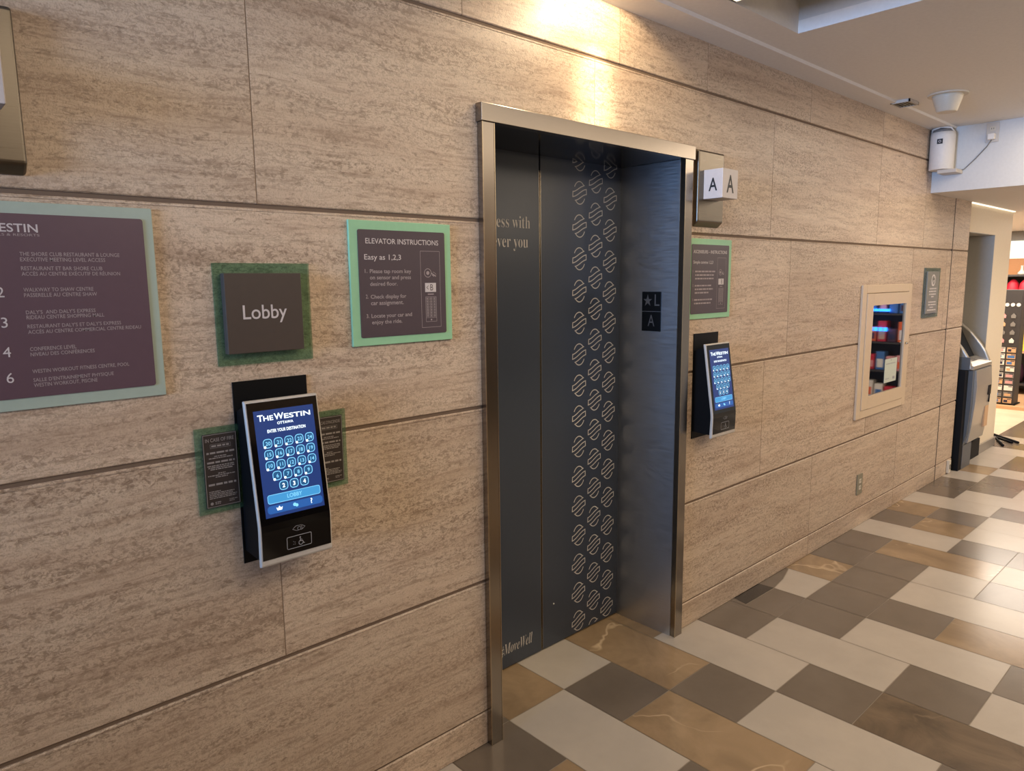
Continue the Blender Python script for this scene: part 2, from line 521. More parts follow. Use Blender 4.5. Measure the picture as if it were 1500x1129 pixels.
# ------------------------------------------------------------------ setting: travertine wall
Z = [0.0, 0.122, 0.602, 1.207, 1.8095, 2.404, 2.612]
OX0, OX1, OZ = 1.500, 2.657, 2.158            # elevator opening cut through the wall
XE = 6.592
w = MB().mat('stone')
GAP = 0.0054
def block(x0, x1, z0, z1, tag, bot=True, top=True):
    """one slab; eased where it meets a horizontal joint, with a fine bead groove under its top arris"""
    w.tv = tag; c = 0.0026
    p = [(0.05, z0), (c, z0), (0, z0 + c)] if bot else [(0.05, z0), (0, z0)]
    if top and z1 - z0 > 0.15:
        p += [(0, z1 - 0.0085), (0.0022, z1 - 0.0080), (0.0022, z1 - 0.0068), (0, z1 - 0.0064)]
    p += [(0, z1 - c), (c, z1), (0.05, z1)] if top else [(0, z1), (0.05, z1)]
    w.extrude([(x0, y, z) for y, z in reversed(p)], (x1 - x0, 0, 0))
rows = [
    (0.0, Z[1] - 0.003, [-1.6, 0.55, 2.2, 3.977, 5.3, 6.2]),
    (Z[1] + 0.004, Z[2] - GAP, [-1.6, 0.1, 1.9, 3.975, 5.3, 6.2]),
    (Z[2] + GAP, Z[3] - GAP, [-1.6, -0.5, 0.7755, 2.05, 3.368, 4.72, 5.55, 6.2]),
    (Z[3] + GAP, Z[4] - GAP, [-1.6, 0.03, 1.9, 3.6, 5.377, 6.09, 6.2]),
    (Z[4] + GAP, Z[5] - GAP, [-1.6, -0.5, 0.772, 2.05, 3.377, 4.72, 5.55, 6.2]),
    (Z[5] + GAP, Z[6], [-1.6, 0.2, 1.442, 2.19, 2.781, 3.75, 4.72, 5.5, 6.2]),
]
tag = 0.13
for z0, z1, xs in rows:
    segs = list(zip(xs, xs[1:])) + [(6.2, XE)]
    for a, b in segs:
        tag += 0.317
        g = 0.0024 if a > 3 else 0.0016
        a2 = a + (0.010 if abs(a - 6.2) < 1e-6 else g); b2 = b - (0.010 if abs(b - 6.2) < 1e-6 else g)
        if b == XE: b2 = XE
        if b2 <= OX0 or a2 >= OX1 or z0 >= OZ:
            block(a2, b2, z0, z1, tag)
            continue
        zc = min(z1, OZ)
        if a2 < OX0: block(a2, OX0, z0, zc, tag, True, zc == z1)
        if b2 > OX1: block(OX1, b2, z0, zc, tag, True, zc == z1)
        if z1 > OZ:
            block(max(a2, -9), b2, OZ, z1, tag, False, True)
w.tv = 0.5
w.mat('mortar')
for z0, z1, xs in rows:
    for x in xs[1:-1]:
        if OX0 - 0.01 < x < OX1 + 0.01 and z0 < OZ - 0.01:
            if z1 < OZ: continue
            z0 = OZ
        w.box(x - 0.0024, x + 0.0024, 0.0006, 0.02, z0, z1)
w.mat('sealant'); w.box(6.19, 6.21, 0.0008, 0.02, 0.0, Z[6])
w.mat('stone_gap')
w.box(-1.6, OX0, 0.006, 0.3, 0, Z[6]); w.box(OX1, XE - 0.001, 0.006, 0.3, 0, Z[6]); w.box(OX0, OX1, 0.006, 0.3, OZ, Z[6])
wall_left = struct(solid(w.build('wall_left')))

# ------------------------------------------------------------------ floor of mosaic tiles
X0, DX, Y0, DY = 2.5255, 0.2972, -0.2535, -0.2943
cells = {}
def put(i, s, j0=-2):
    for k, ch in enumerate(s): cells[(i, j0 + k)] = ch
put(-5, 'BWWDDB'); put(-4, 'DDBBWW'); put(-3, 'BWWDDB'); put(-2, 'WDBBWW'); put(-1, 'BBDWWD'); put(0, 'BWWDMM'); put(1, 'BDWWDW')
put(2, 'BDDWWD'); put(3, 'DWDDBB'); put(4, 'WBDWWD'); put(5, 'DDDWDD'); put(6, 'DDBBWD'); put(7, 'DWWDDW')
put(8, 'WDBWWD'); put(9, 'WBDWDD'); put(10, 'DWWDWD'); put(11, 'BDWWDD'); put(12, 'DDDWWD'); put(13, 'DWDDWD')
put(14, 'WBWDWD'); put(15, 'WWDWWD'); put(16, 'DWDDBW'); put(17, 'DWWDDB'); put(18, 'WDWBBW')
key = {'W': 'white_tile', 'D': 'dark_tile', 'B': 'brown_tile', 'M': 'deep_tile'}
fl = MB()
fl.mat('grout'); fl.poly([(-5.5, -4.6, -0.0012), (12.5, -4.6, -0.0012), (12.5, 2.0, -0.0012), (-5.5, 2.0, -0.0012)])
rnd = random.Random(3)
def tilef(pts, mat_, tv):
    fl.mat(mat_); fl.tv = tv
    fl.poly([(x, y, 0.0) for x, y in pts])
g = 0.0016
gx = X0 + DX * 20                                  # where the mosaic gives way to the shop floor
for i in range(-24, 20):
    run = None; left = 0
    for j in range(-2, 14):
        if (i, j) in cells:
            c = cells[(i, j)]
        else:
            if left <= 0:
                run = rnd.choice('WDBWDD'); left = rnd.choice((1, 2, 2))
            c = run; left -= 1
        xa, xb = X0 + DX * i + g, X0 + DX * (i + 1) - g
        ya, yb = Y0 + DY * j - g, Y0 + DY * (j + 1) + g
        same = cells.get((i, j + 1)) == c and c != 'D'
        tv = rnd.random() * 3
        if (i, j) in ((2, -1), (3, -1)):
            continue
        if same and cells.get((i, j - 1)) != c and (i, j) in cells:
            tilef([(xa, ya), (xa, Y0 + DY * (j + 2) + g), (xb, Y0 + DY * (j + 2) + g), (xb, ya)], key[c], tv)
            cells[(i, j + 1)] = '_'
        elif c != '_':
            tilef([(xa, ya), (xa, yb), (xb, yb), (xb, ya)], key[c], tv)
# the two odd cut pieces by the wall beyond the elevator
xa, xb, xc = X0 + DX * 2 + g, X0 + DX * 3, X0 + DX * 4 - g
tilef([(xa, 0.04), (xa, Y0 + g), (xb - g, Y0 + g), (xb - g, -0.086), (3.137, -0.080), (3.155, 0.0), (3.155, 0.04)], 'dark_tile', 0.7)
tilef([(3.158, 0.04), (3.158, -0.004), (3.140, -0.076), (xb - g, -0.080), (xb - g - 0.01, 0.04)], 'black_tile', 0.2)
tilef([(xb + g, -0.084), (xb + g, Y0 + g), (xc, Y0 + g), (xc, -0.018), (3.56, -0.062)], 'white_tile', 0.4)
tilef([(xb - g - 0.006, 0.04), (xb + g - 0.002, -0.080), (3.56, -0.058), (xc, -0.014), (xc, 0.04)], 'dark_tile', 1.4)
# shop floor: plain large beige tiles behind the mosaic, with a dark border strip
for k in range(0, 9):
    xa = gx + 0.6 * k
    for q in range(4):
        tilef([(xa + g, 1.9 - 0.45 * q - g), (xa + g, 1.9 - 0.45 * (q + 1) + g), (xa + 0.6 - g, 1.9 - 0.45 * (q + 1) + g), (xa + 0.6 - g, 1.9 - 0.45 * q - g)], 'shop_tile', k + q * 0.3)
    tilef([(xa + g, 0.1 - g), (xa + g, -0.13), (xa + 0.6 - g, -0.13), (xa + 0.6 - g, 0.1 - g)], 'dark_tile', k * 0.7)
    for q in range(7):
        tilef([(xa + g, -0.135 - 0.6 * q), (xa + g, -0.732 - 0.6 * q), (xa + 0.6 - g, -0.732 - 0.6 * q), (xa + 0.6 - g, -0.135 - 0.6 * q)], 'shop_tile', k + q * 0.4)
for i in range(13, 20):
    xa, xb = X0 + DX * i + g, X0 + DX * (i + 1) - g
floor = struct(fl.build('floor'))

# ------------------------------------------------------------------ ceiling with coffer
c = MB().mat('paint')
ZS, ZM, T = 2.602, 2.614, 0.05
XL, XB = -5.5, 5.632
# low strip along the wall with a sloping inner edge
c.extrude([(XL, 0.012, ZS), (XL, -0.130, ZS), (XL, -0.136, ZM), (XL, -0.150, ZM), (XL, -0.150, ZM + T), (XL, 0.012, ZM + T)], (XB - XL, 0, 0))
cx0, cx1, cy0, cy1 = 0.95, 2.994, -2.5, -0.286
c.box(XL, XB, -0.286, -0.150, ZM, ZM + T)
c.box(XL, cx0, -4.6, -0.286, ZM, ZM + T)
c.box(cx1, XB, -4.6, -0.286, ZM, ZM + T)
c.box(cx0, cx1, -4.6, cy0, ZM, ZM + T)
ceiling = struct(solid(c.build('ceiling')))
c = MB().mat('paint')
H = 0.52
c.box(cx0, cx1, cy1, cy1 + 0.05, ZM + T, ZM + H); c.box(cx0, cx1, cy0 - 0.05, cy0, ZM + T, ZM + H)
c.box(cx0 - 0.05, cx0, cy0 - 0.05, cy1 + 0.05, ZM + T, ZM + H)
c.mat('paint_white'); c.box(cx1, cx1 + 0.05, cy0 - 0.05, cy1 + 0.05, ZM + T, ZM + H)
c.mat('paint'); c.box(cx0 - 0.05, cx1 + 0.05, cy0 - 0.05, cy1 + 0.05, ZM + H, ZM + H + 0.05)
# facing of the opening so the coffer walls run flush down to the ceiling plane
o = solid(c.build('coffer', ceiling))

# bulkhead and lower ceiling beyond it
b = MB().mat('paint_white')
b.extrude([(XB, -4.6, 2.19), (XB, -4.6, 2.70), (XB + 0.02, -4.6, 2.70), (XB + 0.02, -4.6, 2.19)], (0, 4.605, 0))
struct(solid(b.build('wall_bulkhead')))
b = MB().mat('paint')
b.box(XB + 0.0205, 6.17, -4.6, 0.0, 2.19, 2.25)
b.box(6.176, 9.0, -4.6, 0.0, 2.194, 2.25)
struct(solid(b.build('ceiling_low')))
b = MB().mat('paint')
b.box(7.946, 12.5, 0.0, 2.0, 2.194, 2.25); b.box(9.0, 12.5, -4.6, 0.0, 2.194, 2.25); b.mat('c_grey'); b.box(11.55, 11.9, 0.0, 2.0, 2.08, 2.194)
struct(solid(b.build('ceiling_shop')))

# beige wall with the niche
b = MB().mat('beige')
NX0, NX1, NZ, ND, PX = 6.62, 7.415, 1.965, 0.75, 7.945
b.box(XE, PX, 0.02, 1.2, NZ, 2.19)                         # over the niche
b.box(NX1, PX, 0.02, 1.2, 0, NZ)                           # pier
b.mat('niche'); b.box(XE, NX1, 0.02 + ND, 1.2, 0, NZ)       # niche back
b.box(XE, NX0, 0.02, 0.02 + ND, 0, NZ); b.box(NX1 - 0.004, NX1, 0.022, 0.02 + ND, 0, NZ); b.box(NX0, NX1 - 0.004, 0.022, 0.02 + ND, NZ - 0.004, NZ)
struct(solid(b.build('wall_alcove')))
b = MB().mat('base_grey'); b.box(NX1 + 0.004, PX + 0.012, 0.006, 0.02, 0.0, 0.082, 0.002); b.box(PX, PX + 0.012, 0.02, 1.2, 0.0, 0.082)
struct(solid(b.build('baseboard_alcove')))
b = MB().mat('shop_glow'); b.box(11.9, 11.95, 0.0, 2.0, 1.84, 2.194)
b.mat('wood'); b.box(11.88, 11.95, 0.0, 2.0, 1.62, 1.84); b.mat('c_grey'); b.box(11.9, 11.95, 0.0, 2.0, 0, 1.62)
b.mat('beige'); b.box(11.9, 11.95, -4.6, 0.0, 0, 2.55)
struct(solid(b.build('wall_shop')))
b = MB().mat('beige'); b.box(7.945, 12.0, 1.95, 2.0, 0, 2.55)
struct(solid(b.build('wall_passage')))
b = MB().mat('stone'); b.tv = 4.4; b.box(-5.5, 7.0, -4.7, -4.6, 1.55, 2.63); b.mat('bronze'); b.box(-5.5, 7.0, -4.7, -4.6, 0, 1.55)  # unseen opposite wall; dark lower band put in to darken the steel's reflections
struct(solid(b.build('wall_right')))

# ------------------------------------------------------------------ elevator: frame (trim) and doors
t = struct(bpy.data.objects.new('trim_1', None)); COL.objects.link(t); t.location = (2.078, 0, 0)
RX = 2.078
FO0, FI0, FI1, FO1, FY = 1.4925 - RX, 1.5425 - RX, 2.597 - RX, 2.653 - RX, -0.025
DYP = 0.310
def jamb(x0, x1, inner, name):
    m = MB().mat('steel')
    m.box(x0, x1, FY, -0.0005, 0.0, 2.108, 0.0012)
    return solid(m.build(name, t))
jamb(FO0, FI0, 1, 'jamb_face'); jamb(FI1, FO1, -1, 'jamb_face')
m = MB().mat('steel_h')
m.box(FO0 - 0.006, FO1 + 0.006, FY - 0.006, -0.0005, 2.108, 2.163, 0.0015)
solid(m.build('header', t))
m = MB().mat('steel_jamb'); m.box(FI1 - 0.002, FI1 + 0.03, 0.0, DYP + 0.045, 0.0, 2.108); solid(m.build('reveal', t))
m = MB().mat('steel_jamb'); m.box(FI0 - 0.03, FI0 + 0.002, 0.0, DYP + 0.045, 0.0, 2.108); solid(m.build('reveal', t))
m = MB().mat('soffit_black'); m.box(FI0 - 0.03, FI1 + 0.03, 0.0, DYP + 0.045, 2.109, 2.14); solid(m.build('head_soffit', t))
m = MB().mat('steel_edge')
for x in (FI0, FI1):
    m.box(x - 0.0015, x + 0.0015, FY - 0.0012, FY + 0.002, 0.0, 2.107)
m.box(FO0 - 0.0005, FO0 + 0.002, FY - 0.0012, FY + 0.002, 0, 2.107)
solid(m.build('edge_bead', t))
# shaft behind the doors
m = MB().mat('black_plastic'); m.box(FI0 - 0.03, FI1 + 0.03, DYP + 0.045, DYP + 0.06, 0, 2.14); solid(m.build('backing', t))

d = struct(bpy.data.objects.new('door_1', None)); COL.objects.link(d); d.location = (2.078, DYP, 0)
def symbol(mb, x, z, r=0.047, tw=0.0042, clip=None):
    """round emblem made of two open bowls and a slanting band, one continuous outline"""
    s = r
    def wave(a0, b0, a1, b1, n=8):
        pts = []
        for k in range(n + 1):
            q = k / n
            e = q * q * (3 - 2 * q)
            pts.append((a0 + (a1 - a0) * q, b0 + (b1 - b0) * (0.15 * q + 0.85 * e)))
        return pts
    arc = lambda c0, c1, n=9: [(math.cos(math.radians(c0 + (c1 - c0) * k / n)), math.sin(math.radians(c0 + (c1 - c0) * k / n))) for k in range(n + 1)]
    top = [(p[0] * 0.80 - 0.02, p[1] * 0.99) for p in arc(150, 46)]
    path = top + [(0.66, 0.68)] + wave(0.58, 0.62, -0.94, 0.06)[1:] + [(-0.96, -0.38)] + wave(-0.96, -0.38, 0.96, 0.36)[1:] \
        + [(0.97, -0.08)] + wave(0.92, -0.10, -0.62, -0.68)[1:] + [(p[0] * 0.80 + 0.02, p[1] * 0.99) for p in arc(226, 332)]
    pts = [(x + a * s * 0.95, z + b_ * s) for a, b_ in path]
    if clip is not None:
        run = []
        for p in pts:
            if p[1] > clip: run.append(p)
            elif len(run) > 1:
                mb.line(run, tw); run = []
            else: run = []
        if len(run) > 1: mb.line(run, tw)
    else:
        mb.line(pts, tw)
for side, (x0, x1) in (('l', (FI0 - 0.02, -0.0035)), ('r', (0.0035, FI1 + 0.02))):
    m = MB().mat('vinyl'); m.box(x0, x1, 0.0, 0.036, 0.006, 2.135, 0.0015)
    p = solid(m.build('door_panel', d))
    if side == 'l':
        m = MB().mat('print').plane((0, -0.0006, 0))
        m.text('\U0001D427\U0001D41E\U0001D42C\U0001D42C \U0001D430\U0001D422\U0001D42D\U0001D421', 2.022 - RX, 1.822, w=0.208, h=0.046, align='R', bold=-0.012)
        m.text('\U0001D41E\U0001D42F\U0001D41E\U0001D42B \U0001D432\U0001D428\U0001D42E', 2.010 - RX, 1.747, w=0.186, h=0.032, align='R', bold=-0.012)
        m.text('#\U0001D474\U0001D490\U0001D497\U0001D486\U0001D47E\U0001D486\U0001D48D\U0001D48D', 2.019 - RX, 0.066, w=0.190, h=0.048, align='R', bold=-0.012)
        m.build('lettering', p)
        m = MB().mat('steel_edge'); m.box(-0.0048, -0.0032, -0.001, 0.03, 0.01, 2.05); solid(m.build('edge_strip', p))
    else:
        m = MB().mat('print').plane((0, -0.0006, 0))
        for k in range(16):
            symbol(m, 2.316 - RX, 0.061 + 0.1372 * k)
        for k in range(15):
            symbol(m, 2.4205 - RX, 0.1275 + 0.1363 * k)
        symbol(m, 2.4215 - RX, -0.010, clip=0.012)
        for k in range(16):
            symbol(m, 2.518 - RX, 0.062 + 0.1363 * k)
        m.build('pattern', p)
        m = MB().mat('steel_edge'); m.box(0.0032, 0.0048, -0.001, 0.03, 0.01, 2.05); solid(m.build('edge_strip', p))
        m = MB().mat('print'); m.lathe([(0.004, 0.0), (0.004, -0.002), (0.0025, -0.003)], (2.152 - RX, 0.0, 0.197), 10, 'Y'); m.build('pin', p)

# black braille plate on the right reveal
pl = thing('floor_plate', 'small black plate with star, L and A on the elevator reveal', 'sign', (2.5945, 0.131, 1.39))
m = MB().mat('black_plate'); m.box(-0.004, 0.0, -0.049, 0.051, 0.0, 0.0855, 0.0008); m.box(-0.004, 0.0, -0.049, 0.051, 0.0875, 0.173, 0.0008); solid(m.build('plate', pl))
m = MB().mat('icon_dim').plane((-0.0045, 0, 0), -UY, UZ)
m.text('\u2605', -0.020, 0.112, w=0.046, h=0.050, align='C'); m.text('L', 0.030, 0.112, w=0.026, h=0.050, align='C')
m.text('A', 0.0, 0.022, w=0.036, h=0.050, align='C'); m.rect(-0.042, 0.043, 0.0866, 0.0884)
m.build('lettering', pl)

# ------------------------------------------------------------------ lanterns lettered A
def lantern(x, label, group):
    r = thing('lantern_sign', label, 'elevator lantern', (x, 0, 1.86), group)
    m = MB().mat('steel_dark')
    y0 = -0.028
    m.extrude([(-0.1, -0.001, -0.022), (-0.1, y0, 0.0), (-0.1, y0, 0.294), (-0.1, -0.001, 0.302)], (0.2, 0, 0))
    o = solid(m.build('backbox', r))
    bv = o.modifiers.new('bevel', 'BEVEL'); bv.width = 0.006; bv.segments = 3; bv.limit_method = 'ANGLE'; bv.angle_limit = 0.6
    m = MB().mat('white_box'); m.box(-0.061, 0.061, -0.118, y0 + 0.0005, 0.093, 0.214, 0.002)
    bx = solid(m.build('lamp_box', r))
    m = MB().mat('black_ink')
    m.plane((0, -0.1186, 0)).text('A', 0.0, 0.117, w=0.056, h=0.072, align='C', bold=0.012)
    m.plane((-0.0616, -0.073, 0), -UY, UZ).text('A', 0.0, 0.125, w=0.041, h=0.053, align='C', bold=0.012)
    m.build('lettering', bx)
    return r
la = lantern(2.79, 'steel lantern box with white lettered cube right of the elevator door', None)
dup(la, (0.192, 0, 1.86), 'steel lantern box cut off by the picture edge above the directory sign')

# ------------------------------------------------------------------ directory sign
s = thing('directory_sign', 'plum floor directory with sage green border on the stone wall', 'sign', (0.23, 0, 1.364))
m = MB().mat('sign_sage'); m.box(-0.33, 0.292, -0.007, -0.0004, 0.0, 0.424, 0.001); solid(m.build('frame', s))
m = MB().mat('sign_plum').plane((0, -0.007, 0))
m.extrude([m.P(*p) for p in m.rrect_pts(-0.308, 0.271, 0.025, 0.400, 0.006)], (0, -0.002, 0)); pn = solid(m.build('panel', s))
m = MB().mat('sign_dim').plane((-0.23, -0.0094, -1.364))
for txt, x1, zb, x0 in [('THE SHORE CLUB RESTAURANT & LOUNGE', .448, 1.680, .264), ('EXECUTIVE MEETING LEVEL ACCESS', .419, 1.669, .264), ('RESTAURANT ET BAR SHORE CLUB', .412, 1.651, .264), ('ACC\u00c8S AU CENTRE EX\u00c9CUTIF DE R\u00c9UNION', .446, 1.640, .264),
                        ('WALKWAY TO SHAW CENTRE', .391, 1.6075, .264), ('PASSERELLE AU CENTRE SHAW', .397, 1.5965, .264), ("DALY'S  AND DALY'S EXPRESS", .391, 1.5615, .264), ('RIDEAU CENTRE SHOPPING MALL', .407, 1.551, .264),
                        ("RESTAURANT DALY'S ET DALY'S EXPRESS", .439, 1.5325, .264), ('ACC\u00c8S AU CENTRE COMMERCIAL CENTRE RIDEAU', .479, 1.521, .264), ('CONFERENCE LEVEL', .348, 1.4855, .264), ('NIVEAU DES CONF\u00c9RENCES', .382, 1.4745, .264),
                        ('WESTIN WORKOUT FITNESS CENTRE, POOL', .448, 1.439, .264), ("SALLE D'ENTRAINEMENT PHYSIQUE", .415, 1.421, .264), ('WESTIN WORKOUT, PISCINE', .382, 1.410, .264)]:
    hh = 0.0078 * (1.22 if any(ch in txt for ch in '\u00c8\u00c9') else 1.0)
    m.text(txt, x0, zb, w=x1 - x0, h=hh, bold=0.004, res=2)
m.build('small_print', pn)
m = MB().mat('sign_white').plane((-0.23, -0.0094, -1.364))
for ch, zb in (('2', 1.597), ('3', 1.536), ('4', 1.476), ('6', 1.423)):
    m.text(ch, 0.231, zb, h=0.0205, align='R')
m.text('THE WESTIN', 0.300, 1.7275, w=0.150, h=0.0165, align='R', bold=0.012)
m.build('lettering', pn)
m = MB().mat('sign_dim').plane((-0.23, -0.0094, -1.364)); m.text('HOTELS & RESORTS', 0.302, 1.7195, w=0.10, h=0.0048, align='R'); m.build('small_print', pn)

# ------------------------------------------------------------------ Lobby sign
s = thing('lobby_sign', 'dark brown square Lobby sign on green glass above the left touchscreen', 'sign', (0.773, 0, 1.418))
m = MB().mat('green_glass'); m.box(-0.125, 0.125, -0.0075, -0.0005, 0.0, 0.251); solid(m.build('back_glass', s))
m = MB().mat('lobby_face'); m.box(-0.108, 0.090, -0.030, -0.0076, 0.030, 0.226, 0.001); p = solid(m.build('plaque', s))
m = MB().mat('sign_white').plane((-0.773, -0.0308, -1.418)); m.text('Lobby', 0.706, 1.532, w=0.114, h=0.034, bold=0.006, res=6); m.build('lettering', p)
m = MB().mat('lobby_face')
for k, (a, b_) in enumerate(((0.0, 0.004), (0.004, 0.0), (0.004, 0.004), (0.012, 0.004), (0.012, 0.0), (0.012, -0.004))):
    m.lathe([(0.0012, 0), (0.0008, -0.001)], (a, -0.030, 0.080 + b_), 8, 'Y')
m.build('braille', p)

# ------------------------------------------------------------------ elevator instruction signs
def instruction_sign(x, label, z0=1.440):
    s = thing('instruction_sign', label, 'sign', (x, 0, z0))
    m = MB().mat('sign_green'); m.box(-0.175, 0.175, -0.009, -0.0004, 0.0, 0.349, 0.0012); solid(m.build('frame', s))
    m = MB().mat('sign_brown').plane((0, -0.009, 0))
    m.extrude([m.P(*q) for q in m.rrect_pts(-0.149, 0.151, 0.023, 0.324, 0.006)], (0, -0.002, 0)); p = solid(m.build('panel', s))
    return s, p
def pictogram(m, ox, oz):
    """framed column: key tap, lettered tile, keypad"""
    m.rring(1.2545 + ox, 1.3265 + ox, 1.4815 + oz, 1.7085 + oz, 0.0012, 0.0011)
    m.ring(1.281 + ox, 1.644 + oz, 0.0125, 0.0018); m.disc(1.281 + ox, 1.644 + oz, 0.0062, 6)
    m.line([(1.293 + ox, 1.644 + oz), (1.300 + ox, 1.640 + oz), (1.311 + ox, 1.634 + oz)], 0.0032); m.line([(1.297 + ox, 1.638 + oz), (1.304 + ox, 1.634 + oz)], 0.0026)
    m.line([(1.299 + ox, 1.647 + oz), (1.306 + ox, 1.645 + oz), (1.312 + ox, 1.639 + oz)], 0.0012)
    m.rect(1.279 + ox, 1.301 + ox, 1.5795 + oz, 1.5825 + oz)
    m.rring(1.270 + ox, 1.3105 + ox, 1.4985 + oz, 1.5735 + oz, 0.001, 0.0010)
    m.rect(1.270 + ox, 1.3105 + ox, 1.5105 + oz, 1.5115 + oz); m.disc(1.290 + ox, 1.5045 + oz, 0.0028, 8)
    for i in range(3):
        for j in range(7):
            m.rring(1.2725 + 0.0128 * i + ox, 1.2825 + 0.0128 * i + ox, 1.5135 + 0.0084 * j + oz, 1.5205 + 0.0084 * j + oz, 0.001, 0.0008, 2)
            m.rect(1.2755 + 0.0128 * i + ox, 1.2795 + 0.0128 * i + ox, 1.5155 + 0.0084 * j + oz, 1.5185 + 0.0084 * j + oz)
X1 = 1.1955
s, p = instruction_sign(X1, 'mint green framed English elevator instructions left of the elevator')
m = MB().mat('sign_white').plane((-X1, -0.0114, -1.440))
m.text('ELEVATOR INSTRUCTIONS', 1.0705, 1.726, w=0.252, h=0.0145, bold=0.008)
m.text('Easy as 1,2,3', 1.065, 1.6815, w=0.122, h=0.0148, bold=0.006)
m.build('lettering', p)
m = MB().mat('sign_dim').plane((-X1, -0.0114, -1.440))
for tx, a0, a1, zb in [('1.', 1.065, 1.073, 1.6445), ('Please tap room key', 1.081, 1.221, 1.6440), ('on sensor and press', 1.0805, 1.2195, 1.6265), ('desired floor.', 1.0805, 1.172, 1.6085),
                       ('2.', 1.065, 1.0735, 1.5735), ('Check display for', 1.081, 1.201, 1.5725), ('car assignment.', 1.081, 1.191, 1.5545),
                       ('3.', 1.065, 1.0735, 1.519), ('Locate your car and', 1.081, 1.219, 1.5185), ('enjoy the ride.', 1.082, 1.184, 1.5005)]:
    m.text(tx, a0, zb, w=a1 - a0, h=0.0108 if tx[0] not in 'con' or 'd' in tx or 'j' in tx else 0.0108, bold=0.012)
pictogram(m, 0, 0)
m.build('small_print', p)
m = MB().mat('sign_white').plane((-X1, -0.0115, -1.440)); m.rect(1.2695, 1.3100, 1.5875, 1.6145); m.build('tile_icon', p)
m = MB().mat('sign_brown').plane((-X1, -0.0118, -1.440)); m.text('B', 1.2885, 1.592, w=0.0105, h=0.0185); m.line([(1.2815, 1.6065), (1.2755, 1.601), (1.2815, 1.5955)], 0.0016); m.build('tile_icon', p)

X2 = 2.829
s, p = instruction_sign(X2, 'mint green framed French elevator instructions right of the elevator', 1.441)
m = MB().mat('sign_white').plane((-X2, -0.0114, -1.441))
m.text('ASCENSEURS \u2013 INSTRUCTIONS', 2.692, 1.727, w=0.270, h=0.0140, bold=0.008)
m.text('Simple comme 1,2,3', 2.692, 1.6825, w=0.156, h=0.0130, bold=0.006)
m.build('lettering', p)
m = MB().mat('sign_dim').plane((-X2, -0.0114, -1.441)); rn = random.Random(5)
for n_, zb in (('1.', 1.6455), ('2.', 1.5845), ('3.', 1.5225)): m.text(n_, 2.690, zb, h=0.0095)
for a0, a1, zb in [(2.707, 2.867, 1.6455), (2.709, 2.862, 1.6300), (2.709, 2.855, 1.6145), (2.707, 2.839, 1.584), (2.708, 2.852, 1.5685), (2.708, 2.816, 1.553), (2.704, 2.853, 1.5225), (2.705, 2.836, 1.507)]:
    m.words(a0, a1, zb, 0.0062, rn)
pictogram(m, 1.630, 0.001)
m.build('small_print', p)
m = MB().mat('sign_white').plane((-X2, -0.0115, -1.441)); m.rect(2.8965, 2.9405, 1.590, 1.6165); m.build('tile_icon', p)
m = MB().mat('sign_brown').plane((-X2, -0.0118, -1.441)); m.text('B', 2.9185, 1.5945, w=0.0105, h=0.0185); m.build('tile_icon', p)

# ------------------------------------------------------------------ fire notices either side of the left kiosk
def notice(x, label, title, flip):
    s = thing('fire_notice', label, 'notice', (x, 0, 1.055))
    m = MB().mat('green_glass'); m.box(-0.056, 0.056, -0.010, -0.0045, 0.0, 0.216); solid(m.build('back_glass', s))
    m = MB().mat('fire_face'); m.box(-0.0395, 0.0435, -0.0125, -0.0101, 0.015, 0.2005); p = solid(m.build('panel', s))
    m = MB().mat('fire_print').plane((0.002, -0.0129, 0)); rn = random.Random(9)
    m.rring(-0.0405, 0.0405, 0.0165, 0.199, 0.001, 0.0012)
    m.text(title, 0, 0.1805, w=0.070, h=0.0088, align='C', bold=0.008)
    m.rring(-0.024, 0.026, 0.1645, 0.1745, 0.001, 0.0006)
    m.words(-0.021, 0.022, 0.1675, 0.0042, rn)
    for a, zb, h in [(0.034, 0.1505, 0.0046), (0.016, 0.1425, 0.0024), (0.029, 0.138, 0.0024), (0.034, 0.1265, 0.0046), (0.034, 0.119, 0.0026), (0.032, 0.1145, 0.0026), (0.027, 0.110, 0.0026), (0.009, 0.099, 0.0026), (0.034, 0.0945, 0.0024), (0.016, 0.090, 0.0024), (0.034, 0.0705, 0.005)]:
        m.words(-a, a, zb, h, rn)
    for k in range(5): m.words(-0.034, 0.034 - 0.010 * (k % 3) * rn.random() - (0.04 if k == 0 else 0), 0.0545 - 0.0042 * k, 0.0022, rn)
    m.disc(-0.029, 0.0255, 0.0038); m.words(-0.021, -0.006, 0.0265, 0.0022, rn); m.words(-0.021, -0.008, 0.0225, 0.0022, rn); m.words(0.014, 0.034, 0.0285, 0.0018, rn); m.words(0.014, 0.027, 0.0245, 0.0018, rn)
    m.build('print', p)
    return s
notice(0.632, 'dark English fire notice on green glass left of the touchscreen', 'IN CASE OF FIRE', False)
notice(0.928, 'dark French fire notice on green glass half hidden behind the touchscreen', "EN CAS D'INCENDIE", True)

